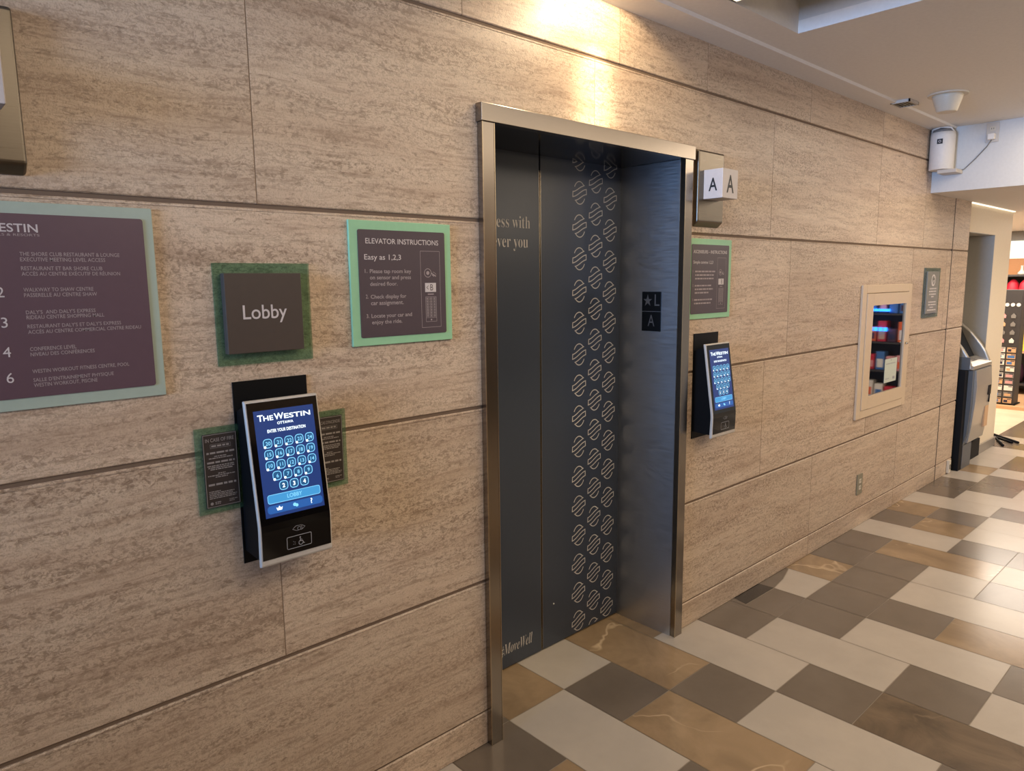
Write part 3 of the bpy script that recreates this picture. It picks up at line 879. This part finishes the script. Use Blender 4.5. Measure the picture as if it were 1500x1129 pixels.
# ------------------------------------------------------------------ touchscreen panels
def kiosk(x, label):
    r = thing('touchscreen_panel', label, 'elevator control panel', (x, 0, 0.902))
    m = MB().mat('black_plate'); m.box(-0.0995, 0.0995, -0.0038, -0.0005, 0.0, 0.474, 0.0006); solid(m.build('backplate', r))
    W2 = 0.0975
    # housing: black wedge between wall and tray
    m = MB().mat('black_plastic')
    m.extrude([(-W2 + 0.004, y, z) for y, z in [(-0.0039, 0.035), (-0.0039, 0.40), (-0.050, 0.418), (-0.094, 0.120), (-0.094, 0.030)]], (2 * W2 - 0.008, 0, 0))
    solid(m.build('housing', r))
    # pale tray following the bent front
    front = [(-0.0625, 0.430), (-0.1075, 0.124), (-0.1085, 0.108), (-0.1065, 0.022), (-0.1045, 0.0165)]
    back = [(-0.092, 0.014), (-0.096, 0.108), (-0.095, 0.126), (-0.050, 0.431)]
    m = MB().mat('pale_plastic')
    m.extrude([(-W2, y, z) for y, z in front + back], (2 * W2, 0, 0))
    o = solid(m.build('tray', r))
    bv = o.modifiers.new('bevel', 'BEVEL'); bv.width = 0.003; bv.segments = 3; bv.limit_method = 'ANGLE'; bv.angle_limit = 0.9
    # black glass face laid over the tray
    e = Vector((0, -0.0625 + 0.1075, 0.430 - 0.124)); Ls = e.length; e.normalize()
    nrm = Vector((0, -e.z, e.y))
    A = Vector((0, -0.1075, 0.124)) + nrm * 0.0012
    top = A + e * (Ls - 0.005)
    m = MB().mat('black_glass')
    wi = W2 - 0.0045
    P1 = top; P2 = A; P3 = Vector((0, -0.1096, 0.106)); P4 = Vector((0, -0.1082, 0.034))
    th = Vector((0, 0.003, 0))
    m.extrude([(-wi, q.y, q.z) for q in (P1, P2, P3, P4)] + [(-wi, (q + th).y, (q + th).z) for q in (P4, P3, P2, P1)], (2 * wi, 0, 0))
    gl = solid(m.build('glass_face', r))
    # lit screen
    sw, s0, s1 = 0.0795, 0.016, Ls - 0.026
    o0 = A + nrm * 0.0004
    m = MB().mat('scr_bg').plane(o0 + Vector((0.001, 0, 0)), UX, e); m.rect(-sw, sw, s0, s1); sc = m.build('screen', r)
    Wd, Hd = 2 * sw, s1 - s0
    uu = lambda u: -sw + u * Wd
    vv = lambda v: s1 - v * Hd
    def layer(key, dz): return MB().mat(key).plane(o0 + Vector((0.001, 0, 0)) + nrm * dz, UX, e)
    def sub(name, jobs):
        q = MB()
        for key_, dz, fn in jobs:
            q.mat(key_).plane(o0 + Vector((0.001, 0, 0)) + nrm * dz, UX, e); fn(q)
        return q.build(name, sc)
    rowsb = [(['20', '21', '22', '23', '24'], 0.17, 0.312), (['15', '16', '17', '18', '19'], 0.17, 0.416), (['10', '11', '12', '13', '14'], 0.17, 0.521), (['6', '7', '8', '9'], 0.26, 0.622), (['2', '3', '4'], 0.348, 0.722)]
    h = 0.0117
    for names, u0, v in rowsb:
        for k, n_ in enumerate(names):
            a, b_ = uu(u0 + 0.1765 * k), vv(v)
            jobs = [('scr_fill', 0.0002, lambda q: q.rrect(a - h, a + h, b_ - h, b_ + h, 0.0085)), ('scr_ring', 0.0003, lambda q: q.rring(a - h, a + h, b_ - h, b_ + h, 0.0085, 0.0017))]
            if len(names) == 3:
                jobs.append(('scr_white', 0.0005, lambda q: q.text(n_, a, b_ - 0.0052, h=0.0104, align='C', bold=0.03)))
            else:
                jobs.append(('scr_ring', 0.0003, lambda q: q.text(n_, a + 0.0012, b_ - 0.0046, h=0.0092, align='C', bold=0.012)))
                jobs.append(('scr_white', 0.0005, lambda q: q.disc(a - 0.0075, b_ - 0.0085, 0.0034, 10)))
            sub('floor_button', jobs)
    sub('lobby_button', [('scr_bar', 0.0002, lambda q: q.rrect(uu(0.06), uu(0.955), vv(0.875), vv(0.790), 0.006)), ('scr_ring', 0.0003, lambda q: (q.rring(uu(0.06), uu(0.955), vv(0.875), vv(0.790), 0.006, 0.0012), q.text('LOBBY', uu(0.51), vv(0.848), w=0.040, h=0.0098, align='C', bold=0.008)))])
    sub('icon_bar', [('scr_low', 0.0002, lambda q: q.rrect(uu(0.04), uu(0.975), vv(0.968), vv(0.893), 0.008)),
        ('scr_white', 0.0005, lambda q: (q.poly([q.P(uu(0.235) + a, vv(0.945) + b_) for a, b_ in [(-0.006, 0), (0.006, 0), (0.0085, 0.008), (0.004, 0.0055), (0, 0.011), (-0.004, 0.0055), (-0.0085, 0.008)]]), q.text('?', uu(0.78), vv(0.948), h=0.013, align='C', bold=0.02))),
        ('scr_ring', 0.0003, lambda q: (q.disc(uu(0.49), vv(0.925), 0.0045), q.disc(uu(0.525), vv(0.935), 0.0042)))])
    wh = layer('scr_white', 0.0005)
    tb = 0.02
    wh.text('T', uu(0.055), vv(0.098), w=0.0145, h=0.0155, bold=tb); wh.text('HE', uu(0.150), vv(0.098), w=0.0255, h=0.0120, bold=tb)
    wh.text('W', uu(0.325), vv(0.098), w=0.0250, h=0.0155, bold=tb); wh.text('ESTIN', uu(0.490), vv(0.098), w=0.0715, h=0.0120, bold=tb)
    wh.text('OTTAWA', uu(0.50), vv(0.146), w=0.043, h=0.0066, align='C', bold=0.02)
    wh.text('ENTER YOUR DESTINATION', uu(0.51), vv(0.214), w=0.102, h=0.0080, align='C', bold=0.02)
    wh.build('title_lettering', sc)
    # lower glass: card outline and accessible button
    e2 = (P3 - P4).normalized(); n2 = Vector((0, -e2.z, e2.y))
    o2 = P4 + n2 * 0.0006
    m = MB().mat('icon_grey').plane(o2, UX, e2)
    cx = 0.004
    m.line([(cx - 0.017, 0.064), (cx - 0.008, 0.071), (cx + 0.008, 0.0705), (cx + 0.017, 0.065), (cx + 0.010, 0.0595), (cx - 0.006, 0.058)], 0.0009, closed=True)
    m.ring(cx + 0.001, 0.063, 0.0045, 0.0009, 10); m.ring(cx + 0.001, 0.063, 0.0075, 0.0009, 10, -0.8, 0.8)
    m.build('card_icon', r)
    m = MB().mat('icon_grey').plane(o2, UX, e2)
    m.rring(-0.030, 0.038, 0.013, 0.046, 0.004, 0.0016)
    m.ring(0.008, 0.0245, 0.0058, 0.0016, 14, 1.9, 6.6); m.disc(0.0065, 0.0385, 0.0019, 8)
    m.line([(0.0065, 0.036), (0.0072, 0.0285), (0.0125, 0.0285), (0.0155, 0.0215), (0.018, 0.0215)], 0.0018); m.line([(0.0068, 0.0325), (0.0115, 0.0325)], 0.0014)
    for a, b_ in ((-0.008, 0.024), (-0.008, 0.029), (-0.012, 0.024), (-0.012, 0.031)): m.disc(a, b_, 0.0009, 6)
    m.build('access_button', r)
    return r
k1 = kiosk(0.7775, 'black touchscreen elevator panel below the square Lobby sign')
dup(k1, (2.823, 0, 0.902), 'black touchscreen elevator panel right of the elevator door')

# ------------------------------------------------------------------ cabinet with glass window
s = thing('hose_cabinet', 'cream wall cabinet with glass window set in the stone wall', 'cabinet', (4.95, 0, 0.73))
m = MB().mat('cream')
m.box(-0.422, -0.36, -0.014, -0.0005, 0, 0.836, 0.002); m.box(0.36, 0.415, -0.014, -0.0005, 0, 0.836, 0.002)
m.box(-0.36, 0.36, -0.014, -0.0005, 0, 0.05, 0.002); m.box(-0.36, 0.36, -0.014, -0.0005, 0.786, 0.836, 0.002)
solid(m.build('frame', s))
m = MB().mat('cream'); ox0, ox1, oz0, oz1 = -0.256, 0.309, 0.133, 0.708
m.box(-0.357, ox0, -0.019, -0.002, 0.053, 0.783, 0.0015); m.box(ox1, 0.357, -0.019, -0.002, 0.053, 0.783, 0.0015)
m.box(ox0, ox1, -0.019, -0.002, 0.053, oz0); m.box(ox0, ox1, -0.019, -0.002, oz1, 0.783)
dr = solid(m.build('door', s))
m = MB().mat('cabinet_glass'); m.box(ox0 - 0.004, ox1 + 0.004, -0.009, -0.003, oz0 - 0.004, oz1 + 0.004); solid(m.build('glass', dr))
m = MB().mat('steel_edge'); m.lathe([(0.007, 0), (0.009, -0.012), (0.006, -0.016)], (0.337, -0.019, 0.436), 12, 'Y'); m.build('knob', dr)
tg = tagm(MB().mat('paper').box(-0.105, 0.105, -0.0005, 0.0005, 0, 0.158, 0).build('inspection_tag', None, (5.07, -0.0105, 0.918)), 'pale green inspection tag hanging on the cabinet glass', 'tag')
m = MB().mat('icon_grey').plane((0, -0.0008, 0)); rn = random.Random(2)
m.words(-0.085, 0.08, 0.122, 0.006, rn); m.words(-0.085, -0.02, 0.022, 0.006, rn); m.rect(0.04, 0.08, 0.016, 0.034); m.disc(0, 0.148, 0.007); m.build('print', tg)

# ------------------------------------------------------------------ room sign by the corner
s = thing('room_sign', 'grey upright sign with white round emblem near the far wall corner', 'sign', (5.77, 0, 1.319))
m = MB().mat('grey_glass'); m.box(-0.155, 0.16, -0.012, -0.0005, 0, 0.355); solid(m.build('back_glass', s))
m = MB().mat('grey_sign'); m.box(-0.135, 0.110, -0.021, -0.0121, 0.030, 0.330, 0.001); p = solid(m.build('plaque', s))
m = MB().mat('sign_white').plane((-5.77, -0.0215, -1.319)); rn = random.Random(4)
m.ring(5.757, 1.586, 0.036, 0.012, 24); m.line([(5.775, 1.605), (5.757, 1.588), (5.742, 1.562)], 0.012); m.disc(5.765, 1.590, 0.014)
for a0, a1, zb in [(5.690, 5.835, 1.527), (5.680, 5.842, 1.507), (5.688, 5.824, 1.487), (5.735, 5.785, 1.469), (5.680, 5.840, 1.431), (5.682, 5.845, 1.412), (5.715, 5.792, 1.393), (5.668, 5.850, 1.374)]:
    m.words(a0, a1, zb - 0.005, 0.009, rn)
m.build('lettering', p)

# ------------------------------------------------------------------ outlets
def outlet(loc, label, mat_, rotz=0.0, wd=0.07, ht=0.115):
    s = thing('wall_outlet', label, 'outlet', loc)
    s.rotation_euler = (0, 0, rotz)
    m = MB().mat(mat_); m.box(-wd / 2, wd / 2, -0.007, -0.0005, -ht / 2, ht / 2, 0.002); p = solid(m.build('cover_plate', s))
    for z in (-0.022, 0.022):
        m = MB().mat('ivory' if mat_ != 'paint_white' else 'paint_white'); m.box(-0.016, 0.016, -0.009, -0.0071, z - 0.014, z + 0.014, 0.001); q = solid(m.build('socket', s))
        m = MB().mat('dark_slot')
        for x in (-0.006, 0.006): m.box(x - 0.0012, x + 0.0012, -0.0094, -0.0091, z - 0.003, z + 0.007)
        m.build('slots', q)
    return s
outlet((4.68, 0, 0.288), 'grey duplex outlet low on the stone wall', 'outlet_grey', 0, 0.085, 0.135)
outlet((5.632, -0.345, 2.545), 'white outlet high on the bulkhead with a plug in it', 'pale_plastic', -PI / 2, 0.072, 0.125)
m = MB().mat('c_white'); m.box(-0.02, 0.02, -0.02, 0.02, -0.018, 0.02, 0.004)
tagm(solid(m.build('power_plug', None, (5.612, -0.345, 2.515))), 'white power plug in the high bulkhead outlet', 'plug')
pts = [(5.615, -0.345, 2.497), (5.625, -0.32, 2.46), (5.624, -0.26, 2.39), (5.624, -0.215, 2.345), (5.622, -0.195, 2.326), (5.60, -0.17, 2.3215)]
tagm(MB().mat('c_grey').tube(pts, 0.0032, 6).build('power_cable'), 'thin grey cable running diagonally down the white bulkhead', 'cable')

# scent machine on a bracket
s = thing('air_freshener_machine', 'white cylindrical machine with black badge high on the bulkhead', 'machine', (5.55, -0.078, 2.327))
m = MB().mat('c_white')
m.lathe([(0.070, 0.0), (0.074, 0.004), (0.075, 0.22), (0.072, 0.245)], (0, 0, 0), 28)
solid(m.build('body', s))
m = MB().mat('c_grey'); m.lathe([(0.066, 0.245), (0.060, 0.262), (0.045, 0.268)], (0, 0, 0), 24); solid(m.build('vent_ring', s))
m = MB().mat('c_white'); m.tube([(0.0, 0.072, 0.235), (-0.035, 0.055, 0.268), (-0.05, 0.0, 0.277), (-0.035, -0.055, 0.268), (0.0, -0.072, 0.235)], 0.006, 8); m.build('handle', s)
m = MB().mat('black_ink'); m.box(-0.078, -0.0735, -0.022, 0.012, 0.165, 0.197, 0.001); p = solid(m.build('badge', s))
m = MB().mat('sign_white').plane((-0.0785, -0.005, 0.181), -UY, UZ); m.ring(0, 0, 0.007, 0.003, 12); m.build('emblem', p)
m = MB().mat('pale_plastic'); m.box(-0.06, 0.075, -0.118, -0.002, -0.026, -0.001, 0.003)
tagm(solid(m.build('wall_bracket', None, (5.555, -0.07, 2.326))), 'small grey bracket under the white machine on the bulkhead', 'bracket')

# ceiling fittings
v = thing('air_vent', 'small rectangular dark slotted vent in the ceiling', 'vent', (4.60, -0.153, 2.602))
m = MB().mat('pale_plastic'); a, b_, tt = 0.072, 0.052, 0.008
for q in ((-a, a, -b_, -b_ + tt), (-a, a, b_ - tt, b_), (-a, -a + tt, -b_, b_), (a - tt, a, -b_, b_)): m.box(q[0], q[1], q[2], q[3], -0.004, 0.019)
solid(m.build('frame', v))
m = MB().mat('dark_slot'); m.box(-a + tt, a - tt, -b_ + tt, b_ - tt, 0.0, 0.002); solid(m.build('backing', v))
m = MB().mat('outlet_grey')
for k in range(5): m.box(-a + tt, a - tt, -b_ + 0.014 + 0.017 * k, -b_ + 0.02 + 0.017 * k, -0.003, 0.0)
solid(m.build('slats', v))
m = MB().mat('ivory'); m.lathe([(0.098, 0.0), (0.102, -0.008), (0.098, -0.016)], (0, 0, 0), 36); m.lathe([(0.078, -0.014), (0.074, -0.03), (0.052, -0.098), (0.047, -0.104)], (0, 0, 0), 36)
tagm(m.build('ceiling_fixture', None, (4.60, -0.375, 2.622)), 'cream bowl-shaped fixture hanging under the ceiling near the bulkhead', 'ceiling fixture')
s = thing('coffer_light', 'square cream light panel in the ceiling recess, cut off by the top edge', 'ceiling light', (2.03, -0.75, 2.606))
m = MB().mat('bronze'); m.box(-0.45, 0.452, -0.45, 0.455, 0.004, 0.05, 0.002); solid(m.build('housing', s))
m = MB().mat('lamp_face'); m.box(-0.436, 0.438, -0.436, 0.441, 0.0, 0.0035); m.build('diffuser', s)
m = MB().mat('cove_glow'); m.box(-0.66, 0.66, -0.006, 0.012, -0.007, 0.0)
tagm(solid(m.build('cove_light', None, (7.27, 0.006, 2.193))), 'thin lit line where the beige niche wall meets the low ceiling', 'light strip')
m = MB().mat('bronze'); m.lathe([(0.03, 0), (0.035, -0.02), (0.06, -0.10), (0.055, -0.105)], (0, 0, 0), 20); m.tube([(0, 0, 0), (0, 0, 0.30)], 0.006, 8)
tagm(m.build('pendant_spotlight', None, (2.93, -0.40, 2.835)), 'dark bronze spotlight inside the white ceiling recess', 'spotlight')

# low white box at the foot of the wall end
m = MB().mat('ivory'); m.box(-0.022, 0.022, -0.022, -0.0005, 0, 0.105, 0.003); m.mat('dark_slot'); m.box(-0.012, 0.012, -0.0226, -0.0219, 0.03, 0.07)
tagm(solid(m.build('junction_box', None, (6.50, 0, 0.012))), 'small white box at the foot of the stone wall end', 'box')

# ------------------------------------------------------------------ cash machine in the niche
s = thing('cash_machine', 'silver and slate cash machine standing in the beige niche', 'cash machine', (7.0, 0.0, 0.0))
xl, xr = -0.27, 0.27
m = MB().mat('atm_black'); m.box(xl - 0.085, xl - 0.004, -0.040, 0.60, 0.0, 0.842); solid(m.build('side_box', s))
m = MB().mat('atm_blue')
m.extrude([(xl, y, z) for y, z in [(0.58, 0.205), (-0.038, 0.205), (-0.060, 0.30), (-0.074, 0.55), (-0.072, 0.84), (0.58, 0.84)]], (2 * xr, 0, 0))
solid(m.build('cabinet', s))
m = MB().mat('atm_blue'); m.box(xl, xl + 0.24, -0.042, 0.58, 0.0, 0.204); solid(m.build('plinth', s))
m = MB().mat('atm_black'); m.box(xl + 0.242, 0.40, 0.0, 0.58, 0.0, 0.16); solid(m.build('niche_shadow', s))  # black box standing in for the niche's shadow beside the plinth
prof = [(-0.048, 0.222), (-0.066, 0.36), (-0.080, 0.571), (-0.084, 0.70), (-0.072, 0.835), (0.0, 0.835), (0.0, 0.222)]
m = MB().mat('atm_grey'); m.extrude([(xl + 0.05, y - 0.012, z) for y, z in prof], (2 * xr - 0.10, 0, 0)); solid(m.build('front_door', s))
fin = [(-0.066, 0.845), (-0.058, 0.884), (-0.026, 0.960), (0.008, 1.015), (0.041, 1.058), (0.10, 1.13), (0.18, 1.20), (0.28, 1.24), (0.28, 0.845)]
for a in (xl - 0.02, xr - 0.03):
    m = MB().mat('atm_grey'); m.extrude([(a, y, z) for y, z in fin], (0.045, 0, 0)); o = solid(m.build('hood_fin', s))
    bv = o.modifiers.new('bevel', 'BEVEL'); bv.width = 0.012; bv.segments = 3; bv.limit_method = 'ANGLE'
m = MB().mat('atm_blue'); m.box(xl - 0.022, xl - 0.0205, -0.05, 0.28, 0.845, 0.95); solid(m.build('side_skin', s))
m = MB().mat('atm_grey'); m.extrude([(xl, y, z) for y, z in [(-0.07, 0.845), (-0.072, 0.875), (-0.02, 0.90), (0.05, 0.92), (0.06, 0.845)]], (2 * xr, 0, 0)); p = solid(m.build('keypad_shelf', s))
m = MB().mat('c_grey')
for i in range(4):
    for j in range(3): m.box(-0.06 + 0.035 * i, -0.035 + 0.035 * i, -0.014 + 0.018 * j, -0.002 + 0.018 * j, 0.899 + 0.005 * j, 0.907 + 0.005 * j)
solid(m.build('keys', p))
m = MB().mat('atm_black'); m.extrude([(xl + 0.03, y, z) for y, z in [(0.06, 0.92), (0.20, 1.20), (0.26, 1.20), (0.26, 0.92)]], (2 * xr - 0.06, 0, 0)); solid(m.build('display', s))
m = MB().mat('atm_black'); m.box(0.12, 0.20, -0.099, -0.09, 0.60, 0.68); m.box(0.17, 0.18, -0.099, -0.09, 0.53, 0.60); solid(m.build('cash_slot', s))
m = MB().mat('c_tan'); m.box(0.10, 0.20, -0.0905, -0.075, 0.32, 0.50); solid(m.build('notice_sticker', s))

# ------------------------------------------------------------------ stand feet by the pier
s = thing('stand', 'black metal stand feet on the floor beyond the beige pier', 'stand', (8.42, 0.30, 0))
m = MB().mat('atm_black'); m.tube([(0, 0, 0), (0, 0, 1.3)], 0.012, 8); m.build('post', s)
for pts in ([(0, 0, 0.012), (0.0, -0.18, 0.012), (-0.26, -0.44, 0.012)], [(0, 0, 0.012), (-0.10, -0.20, 0.012), (-0.50, -0.37, 0.012)], [(0, 0, 0.012), (-0.16, -0.26, 0.012), (-0.30, -0.40, 0.012)]):
    m = MB().mat('atm_black'); m.tube(pts, 0.011, 6); m.build('foot', s)

# ------------------------------------------------------------------ shop at the end
m = MB().mat('c_tan'); m.box(10.2, 11.9, 0.0, 1.9, 0.0, 0.04)
struct(solid(m.build('floor_plinth')))
rk = thing('souvenir_rack', 'tall dark rack of postcards and key rings at the shop entrance', 'display rack', (10.42, 0.50, 0.04))
m = MB().mat('c_darkgrey'); m.box(-0.11, 0.11, -0.12, 0.14, 0.0, 1.40, 0.004); solid(m.build('panel', rk))
m = MB().mat('atm_black'); m.box(-0.13, 0.13, -0.14, 0.16, -0.0, 0.012); m.box(-0.12, 0.12, 0.12, 0.15, 0.012, 1.40); solid(m.build('base', rk))
rn = random.Random(11)
ccol = ['c_white', 'c_tan', 'c_grey', 'c_blue', 'c_navy', 'c_pink']
for r_ in range(9):
    for q in range(2):
        m = MB().mat(rn.choice(ccol[:3])); m.box(-0.003, 0.0, -0.045, 0.045, 0, 0.060); m.mat(rn.choice(ccol)); m.box(-0.0036, -0.003, -0.038 + 0.04 * rn.random(), 0.036, 0.01, 0.04); m.mat('c_navy'); m.box(-0.0036, -0.003, -0.040, 0.0, 0.045, 0.054)
        tagm(solid(m.build('postcard', None, (10.306, 0.445 + 0.11 * q, 0.06 + 0.078 * r_))), 'small postcard in the lower half of the dark souvenir rack', 'postcard', 'postcards on the souvenir rack')
for r_ in range(4):
    for q in range(2):
        m = MB().mat(rn.choice(['c_grey', 'c_white', 'c_pink', 'c_tan'])); m.extrude([(-0.004, y, z) for y, z in [(0, 0.06), (-0.026, 0.03), (-0.022, 0.0), (0.022, 0.0), (0.026, 0.03)]], (0.004, 0, 0))
        tagm(solid(m.build('key_ring', None, (10.305, 0.455 + 0.10 * q, 0.80 + 0.10 * r_))), 'small hanging key ring in the upper half of the souvenir rack', 'key ring', 'key rings on the souvenir rack')
for q in range(4):
    m = MB().mat('c_white'); m.lathe([(0.022, 0), (0.022, -0.006)], (0, 0, 0), 12, 'X')
    tagm(m.build('round_badge', None, (10.31, 0.415 + 0.058 * q, 1.26)), 'white round badge in the row along the top of the souvenir rack', 'badge', 'badges on the souvenir rack')
sh = thing('shop_shelf', 'dark shelf unit full of colourful goods beyond the beige pier', 'shelf', (11.6, 0.9, 0.04))
m = MB().mat('c_darkgrey'); m.box(-0.30, 0.27, -0.75, -0.72, 0, 1.58); m.box(-0.30, 0.27, 0.72, 0.75, 0, 1.58); solid(m.build('side_panel', sh))
for z in (0.12, 0.55, 0.98, 1.27, 1.555):
    m = MB().mat('c_tan' if z == 0.55 else 'c_darkgrey'); m.box(-0.30, 0.28, -0.72, 0.72, z, z + 0.025); solid(m.build('shelf_board', sh))
goods = [('c_red', 1.335), ('c_orange', 1.045), ('c_yellow', 0.615), ('c_plum', 0.185)]
def soft(key, x, y, z, sx, sy, sz, name, label, cat, grp=None, rt=0):
    m = MB().mat(key)
    prof = [(0.55, 0), (0.95, 0.08), (1.0, 0.4), (0.85, 0.75), (0.4, 0.95), (0.1, 1.0)]
    m.lathe([(r_, h_) for r_, h_ in prof], (0, 0, 0), 14)
    o = m.build(name, None, (x, y, z + 0.0012)); o.scale = (sx, sy, sz)
    return tagm(o, label, cat, grp)
for k in range(8):
    soft('c_red', 11.40 + 0.03 * (k % 2), 0.30 + 0.145 * k, 1.335, 0.085, 0.074, 0.225 + 0.025 * (k % 3 == 1), 'plush_toy', 'red plush toy on the upper shelf of the shop', 'toy', 'red plush toys on the shop shelf')
for k in range(6):
    soft('c_orange', 11.42, 0.34 + 0.2 * k, 1.045, 0.08, 0.09, 0.18, 'folded_shirt', 'orange folded shirt on the second shop shelf', 'shirt', 'orange shirts on the shop shelf')
for k in range(5):
    m = MB().mat(['c_yellow', 'c_yellow', 'c_white', 'c_yellow', 'c_teal'][k]); m.box(-0.1, 0.1, -0.10, 0.10, 0, 0.30, 0.006)
    tagm(solid(m.build('gift_box', None, (11.43, 0.32 + 0.24 * k, 0.6162))), ['yellow gift box on the middle shop shelf'] * 1 and ('%s gift box on the middle shop shelf' % ['yellow', 'yellow', 'white', 'yellow', 'teal'][k]), 'box', 'gift boxes on the shop shelf' if k in (0, 1, 3) else None)
for k in range(4):
    soft('c_plum', 11.42, 0.36 + 0.3 * k, 0.185, 0.12, 0.14, 0.32, 'tote_bag', 'dark plum bag on the lowest shop shelf', 'bag', 'plum bags on the lowest shop shelf')
m = MB().mat('c_white'); m.lathe([(0.045, 0), (0.05, 0.02), (0.018, 0.06), (0.014, 0.11), (0.02, 0.12)], (0, 0, 0), 14)
tagm(m.build('ornament_bottle', None, (11.7, 0.71, 1.621)), 'small white bottle ornament on top of the shop shelf', 'ornament')

# merchandise stand across the hall, seen mirrored in the cabinet glass
st = thing('merchandise_stand', 'dark merchandise stand with blue light strip seen mirrored in the cabinet glass', 'display stand', (9.3, -1.9, 0))
m = MB().mat('c_darkgrey'); m.box(0.30, 0.34, -1.1, 1.0, 0, 1.9); solid(m.build('back_panel', st))
for z in (0.1, 0.45, 0.80, 1.15, 1.5):
    m = MB().mat('c_darkgrey'); m.box(-0.05, 0.30, -1.1, 1.0, z, z + 0.02); solid(m.build('shelf_board', st))
m = MB().mat('led_blue'); m.box(-0.075, -0.055, -0.20, 0.40, 1.195, 1.225); m.build('light_strip', st)
m = MB().mat('led_blue'); [m.box(-0.075, -0.062, -0.10 + 0.055 * q, -0.06 + 0.055 * q, 0.955, 1.0) for q in range(9)]; m.build('light_strip', st)
cols = ['c_red', 'c_orange', 'c_tan', 'c_blue', 'c_pink', 'c_plum', 'c_white', 'c_navy']
for r_, z in enumerate((0.12, 0.47, 0.82, 1.17)):
    for k in range(16):
        m = MB().mat(rn.choice(cols)); hh = rn.uniform(0.10, 0.27); m.box(-0.06, 0.06, -0.05, 0.05, 0, hh, 0.006); m.mat(rn.choice(cols)); m.box(-0.0615, -0.0595, -0.035, 0.035, 0.03, hh * 0.6)
        tagm(solid(m.build('souvenir_box', None, (9.36, -2.9 + 0.118 * k, z + 0.0012))), 'colourful souvenir box on the stand mirrored in the cabinet glass', 'box', 'boxes on the merchandise stand')

# ------------------------------------------------------------------ lights
def area(name, loc, target, sx, sy, power, rgb, spread=None):
    l = bpy.data.lights.new(name, 'AREA'); l.shape = 'RECTANGLE'; l.size = sx; l.size_y = sy; l.energy = power; l.color = lin(rgb)
    if spread: l.spread = spread
    o = bpy.data.objects.new(name, l); COL.objects.link(o); o.location = loc
    o.rotation_euler = (Vector(target) - Vector(loc)).to_track_quat('-Z', 'Y').to_euler()
    return o
def spot(name, loc, target, power, rgb, ang, blend, rad=0.03):
    l = bpy.data.lights.new(name, 'SPOT'); l.energy = power; l.color = lin(rgb); l.spot_size = math.radians(ang); l.spot_blend = blend; l.shadow_soft_size = rad
    o = bpy.data.objects.new(name, l); COL.objects.link(o); o.location = loc
    o.rotation_euler = (Vector(target) - Vector(loc)).to_track_quat('-Z', 'Y').to_euler()
    return o
WARM, NEUT, SKYB = (255, 236, 212), (255, 241, 224), (160, 200, 255)
def point(name, loc, power, rgb, rad=0.08):
    l = bpy.data.lights.new(name, 'POINT'); l.energy = power; l.color = lin(rgb); l.shadow_soft_size = rad
    o = bpy.data.objects.new(name, l); COL.objects.link(o); o.location = loc
    return o
area('hall_lamps', (2.3, -2.4, 2.58), (2.3, -2.4, 0), 4.6, 2.0, 52, WARM)
area('hall_lamps_far', (5.0, -1.4, 2.55), (5.0, -1.2, 0), 1.0, 1.6, 23, WARM)
area('low_ceiling_lamps', (7.2, -1.3, 2.18), (7.2, -1.1, 0), 1.6, 1.6, 72, NEUT)
area('shop_lamps', (10.0, 0.6, 2.18), (10.0, 0.6, 0), 2.2, 2.0, 110, NEUT)
area('stand_fill', (8.6, -2.2, 2.15), (9.2, -2.2, 0.8), 0.4, 1.6, 40, NEUT)  # unseen fill added so the stand's mirror image comes out brighter
area('daylight', (-4.2, -1.15, 1.9), (4.0, -0.1, 2.2), 1.4, 1.4, 25, (150, 194, 255), math.radians(46))
point('ceiling_fill', (1.1, -1.7, 2.42), 14, WARM)  # no fixture here: fill light added to brighten the ceiling and its edge
point('ceiling_fill_far', (4.3, -2.3, 2.15), 11, WARM)  # second added fill without a fixture, lifts the ceiling further along
spot('wall_washer', (2.03, -0.215, 2.606), (2.03, 0.16, 2.0), 15, (255, 230, 190), 142, 0.15)
spot('wall_washer_core', (2.05, -0.205, 2.606), (2.05, 0.0, 2.30), 26, (255, 234, 198), 46, 1.0)
spot('wall_washer_low', (2.05, -0.205, 2.606), (2.05, 0.0, 2.02), 34, (255, 234, 198), 36, 1.0)

wd = bpy.data.worlds.new('world'); SC.world = wd; wd.use_nodes = True
bg = wd.node_tree.nodes['Background']; bg.inputs[0].default_value = (*lin((236, 228, 220)), 1); bg.inputs[1].default_value = 0.50

SC.view_settings.view_transform = 'Standard'
SC.view_settings.look = 'None'
SC.view_settings.exposure = 0.16
SC.view_settings.gamma = 1.0
SC.view_settings.use_curve_mapping = False
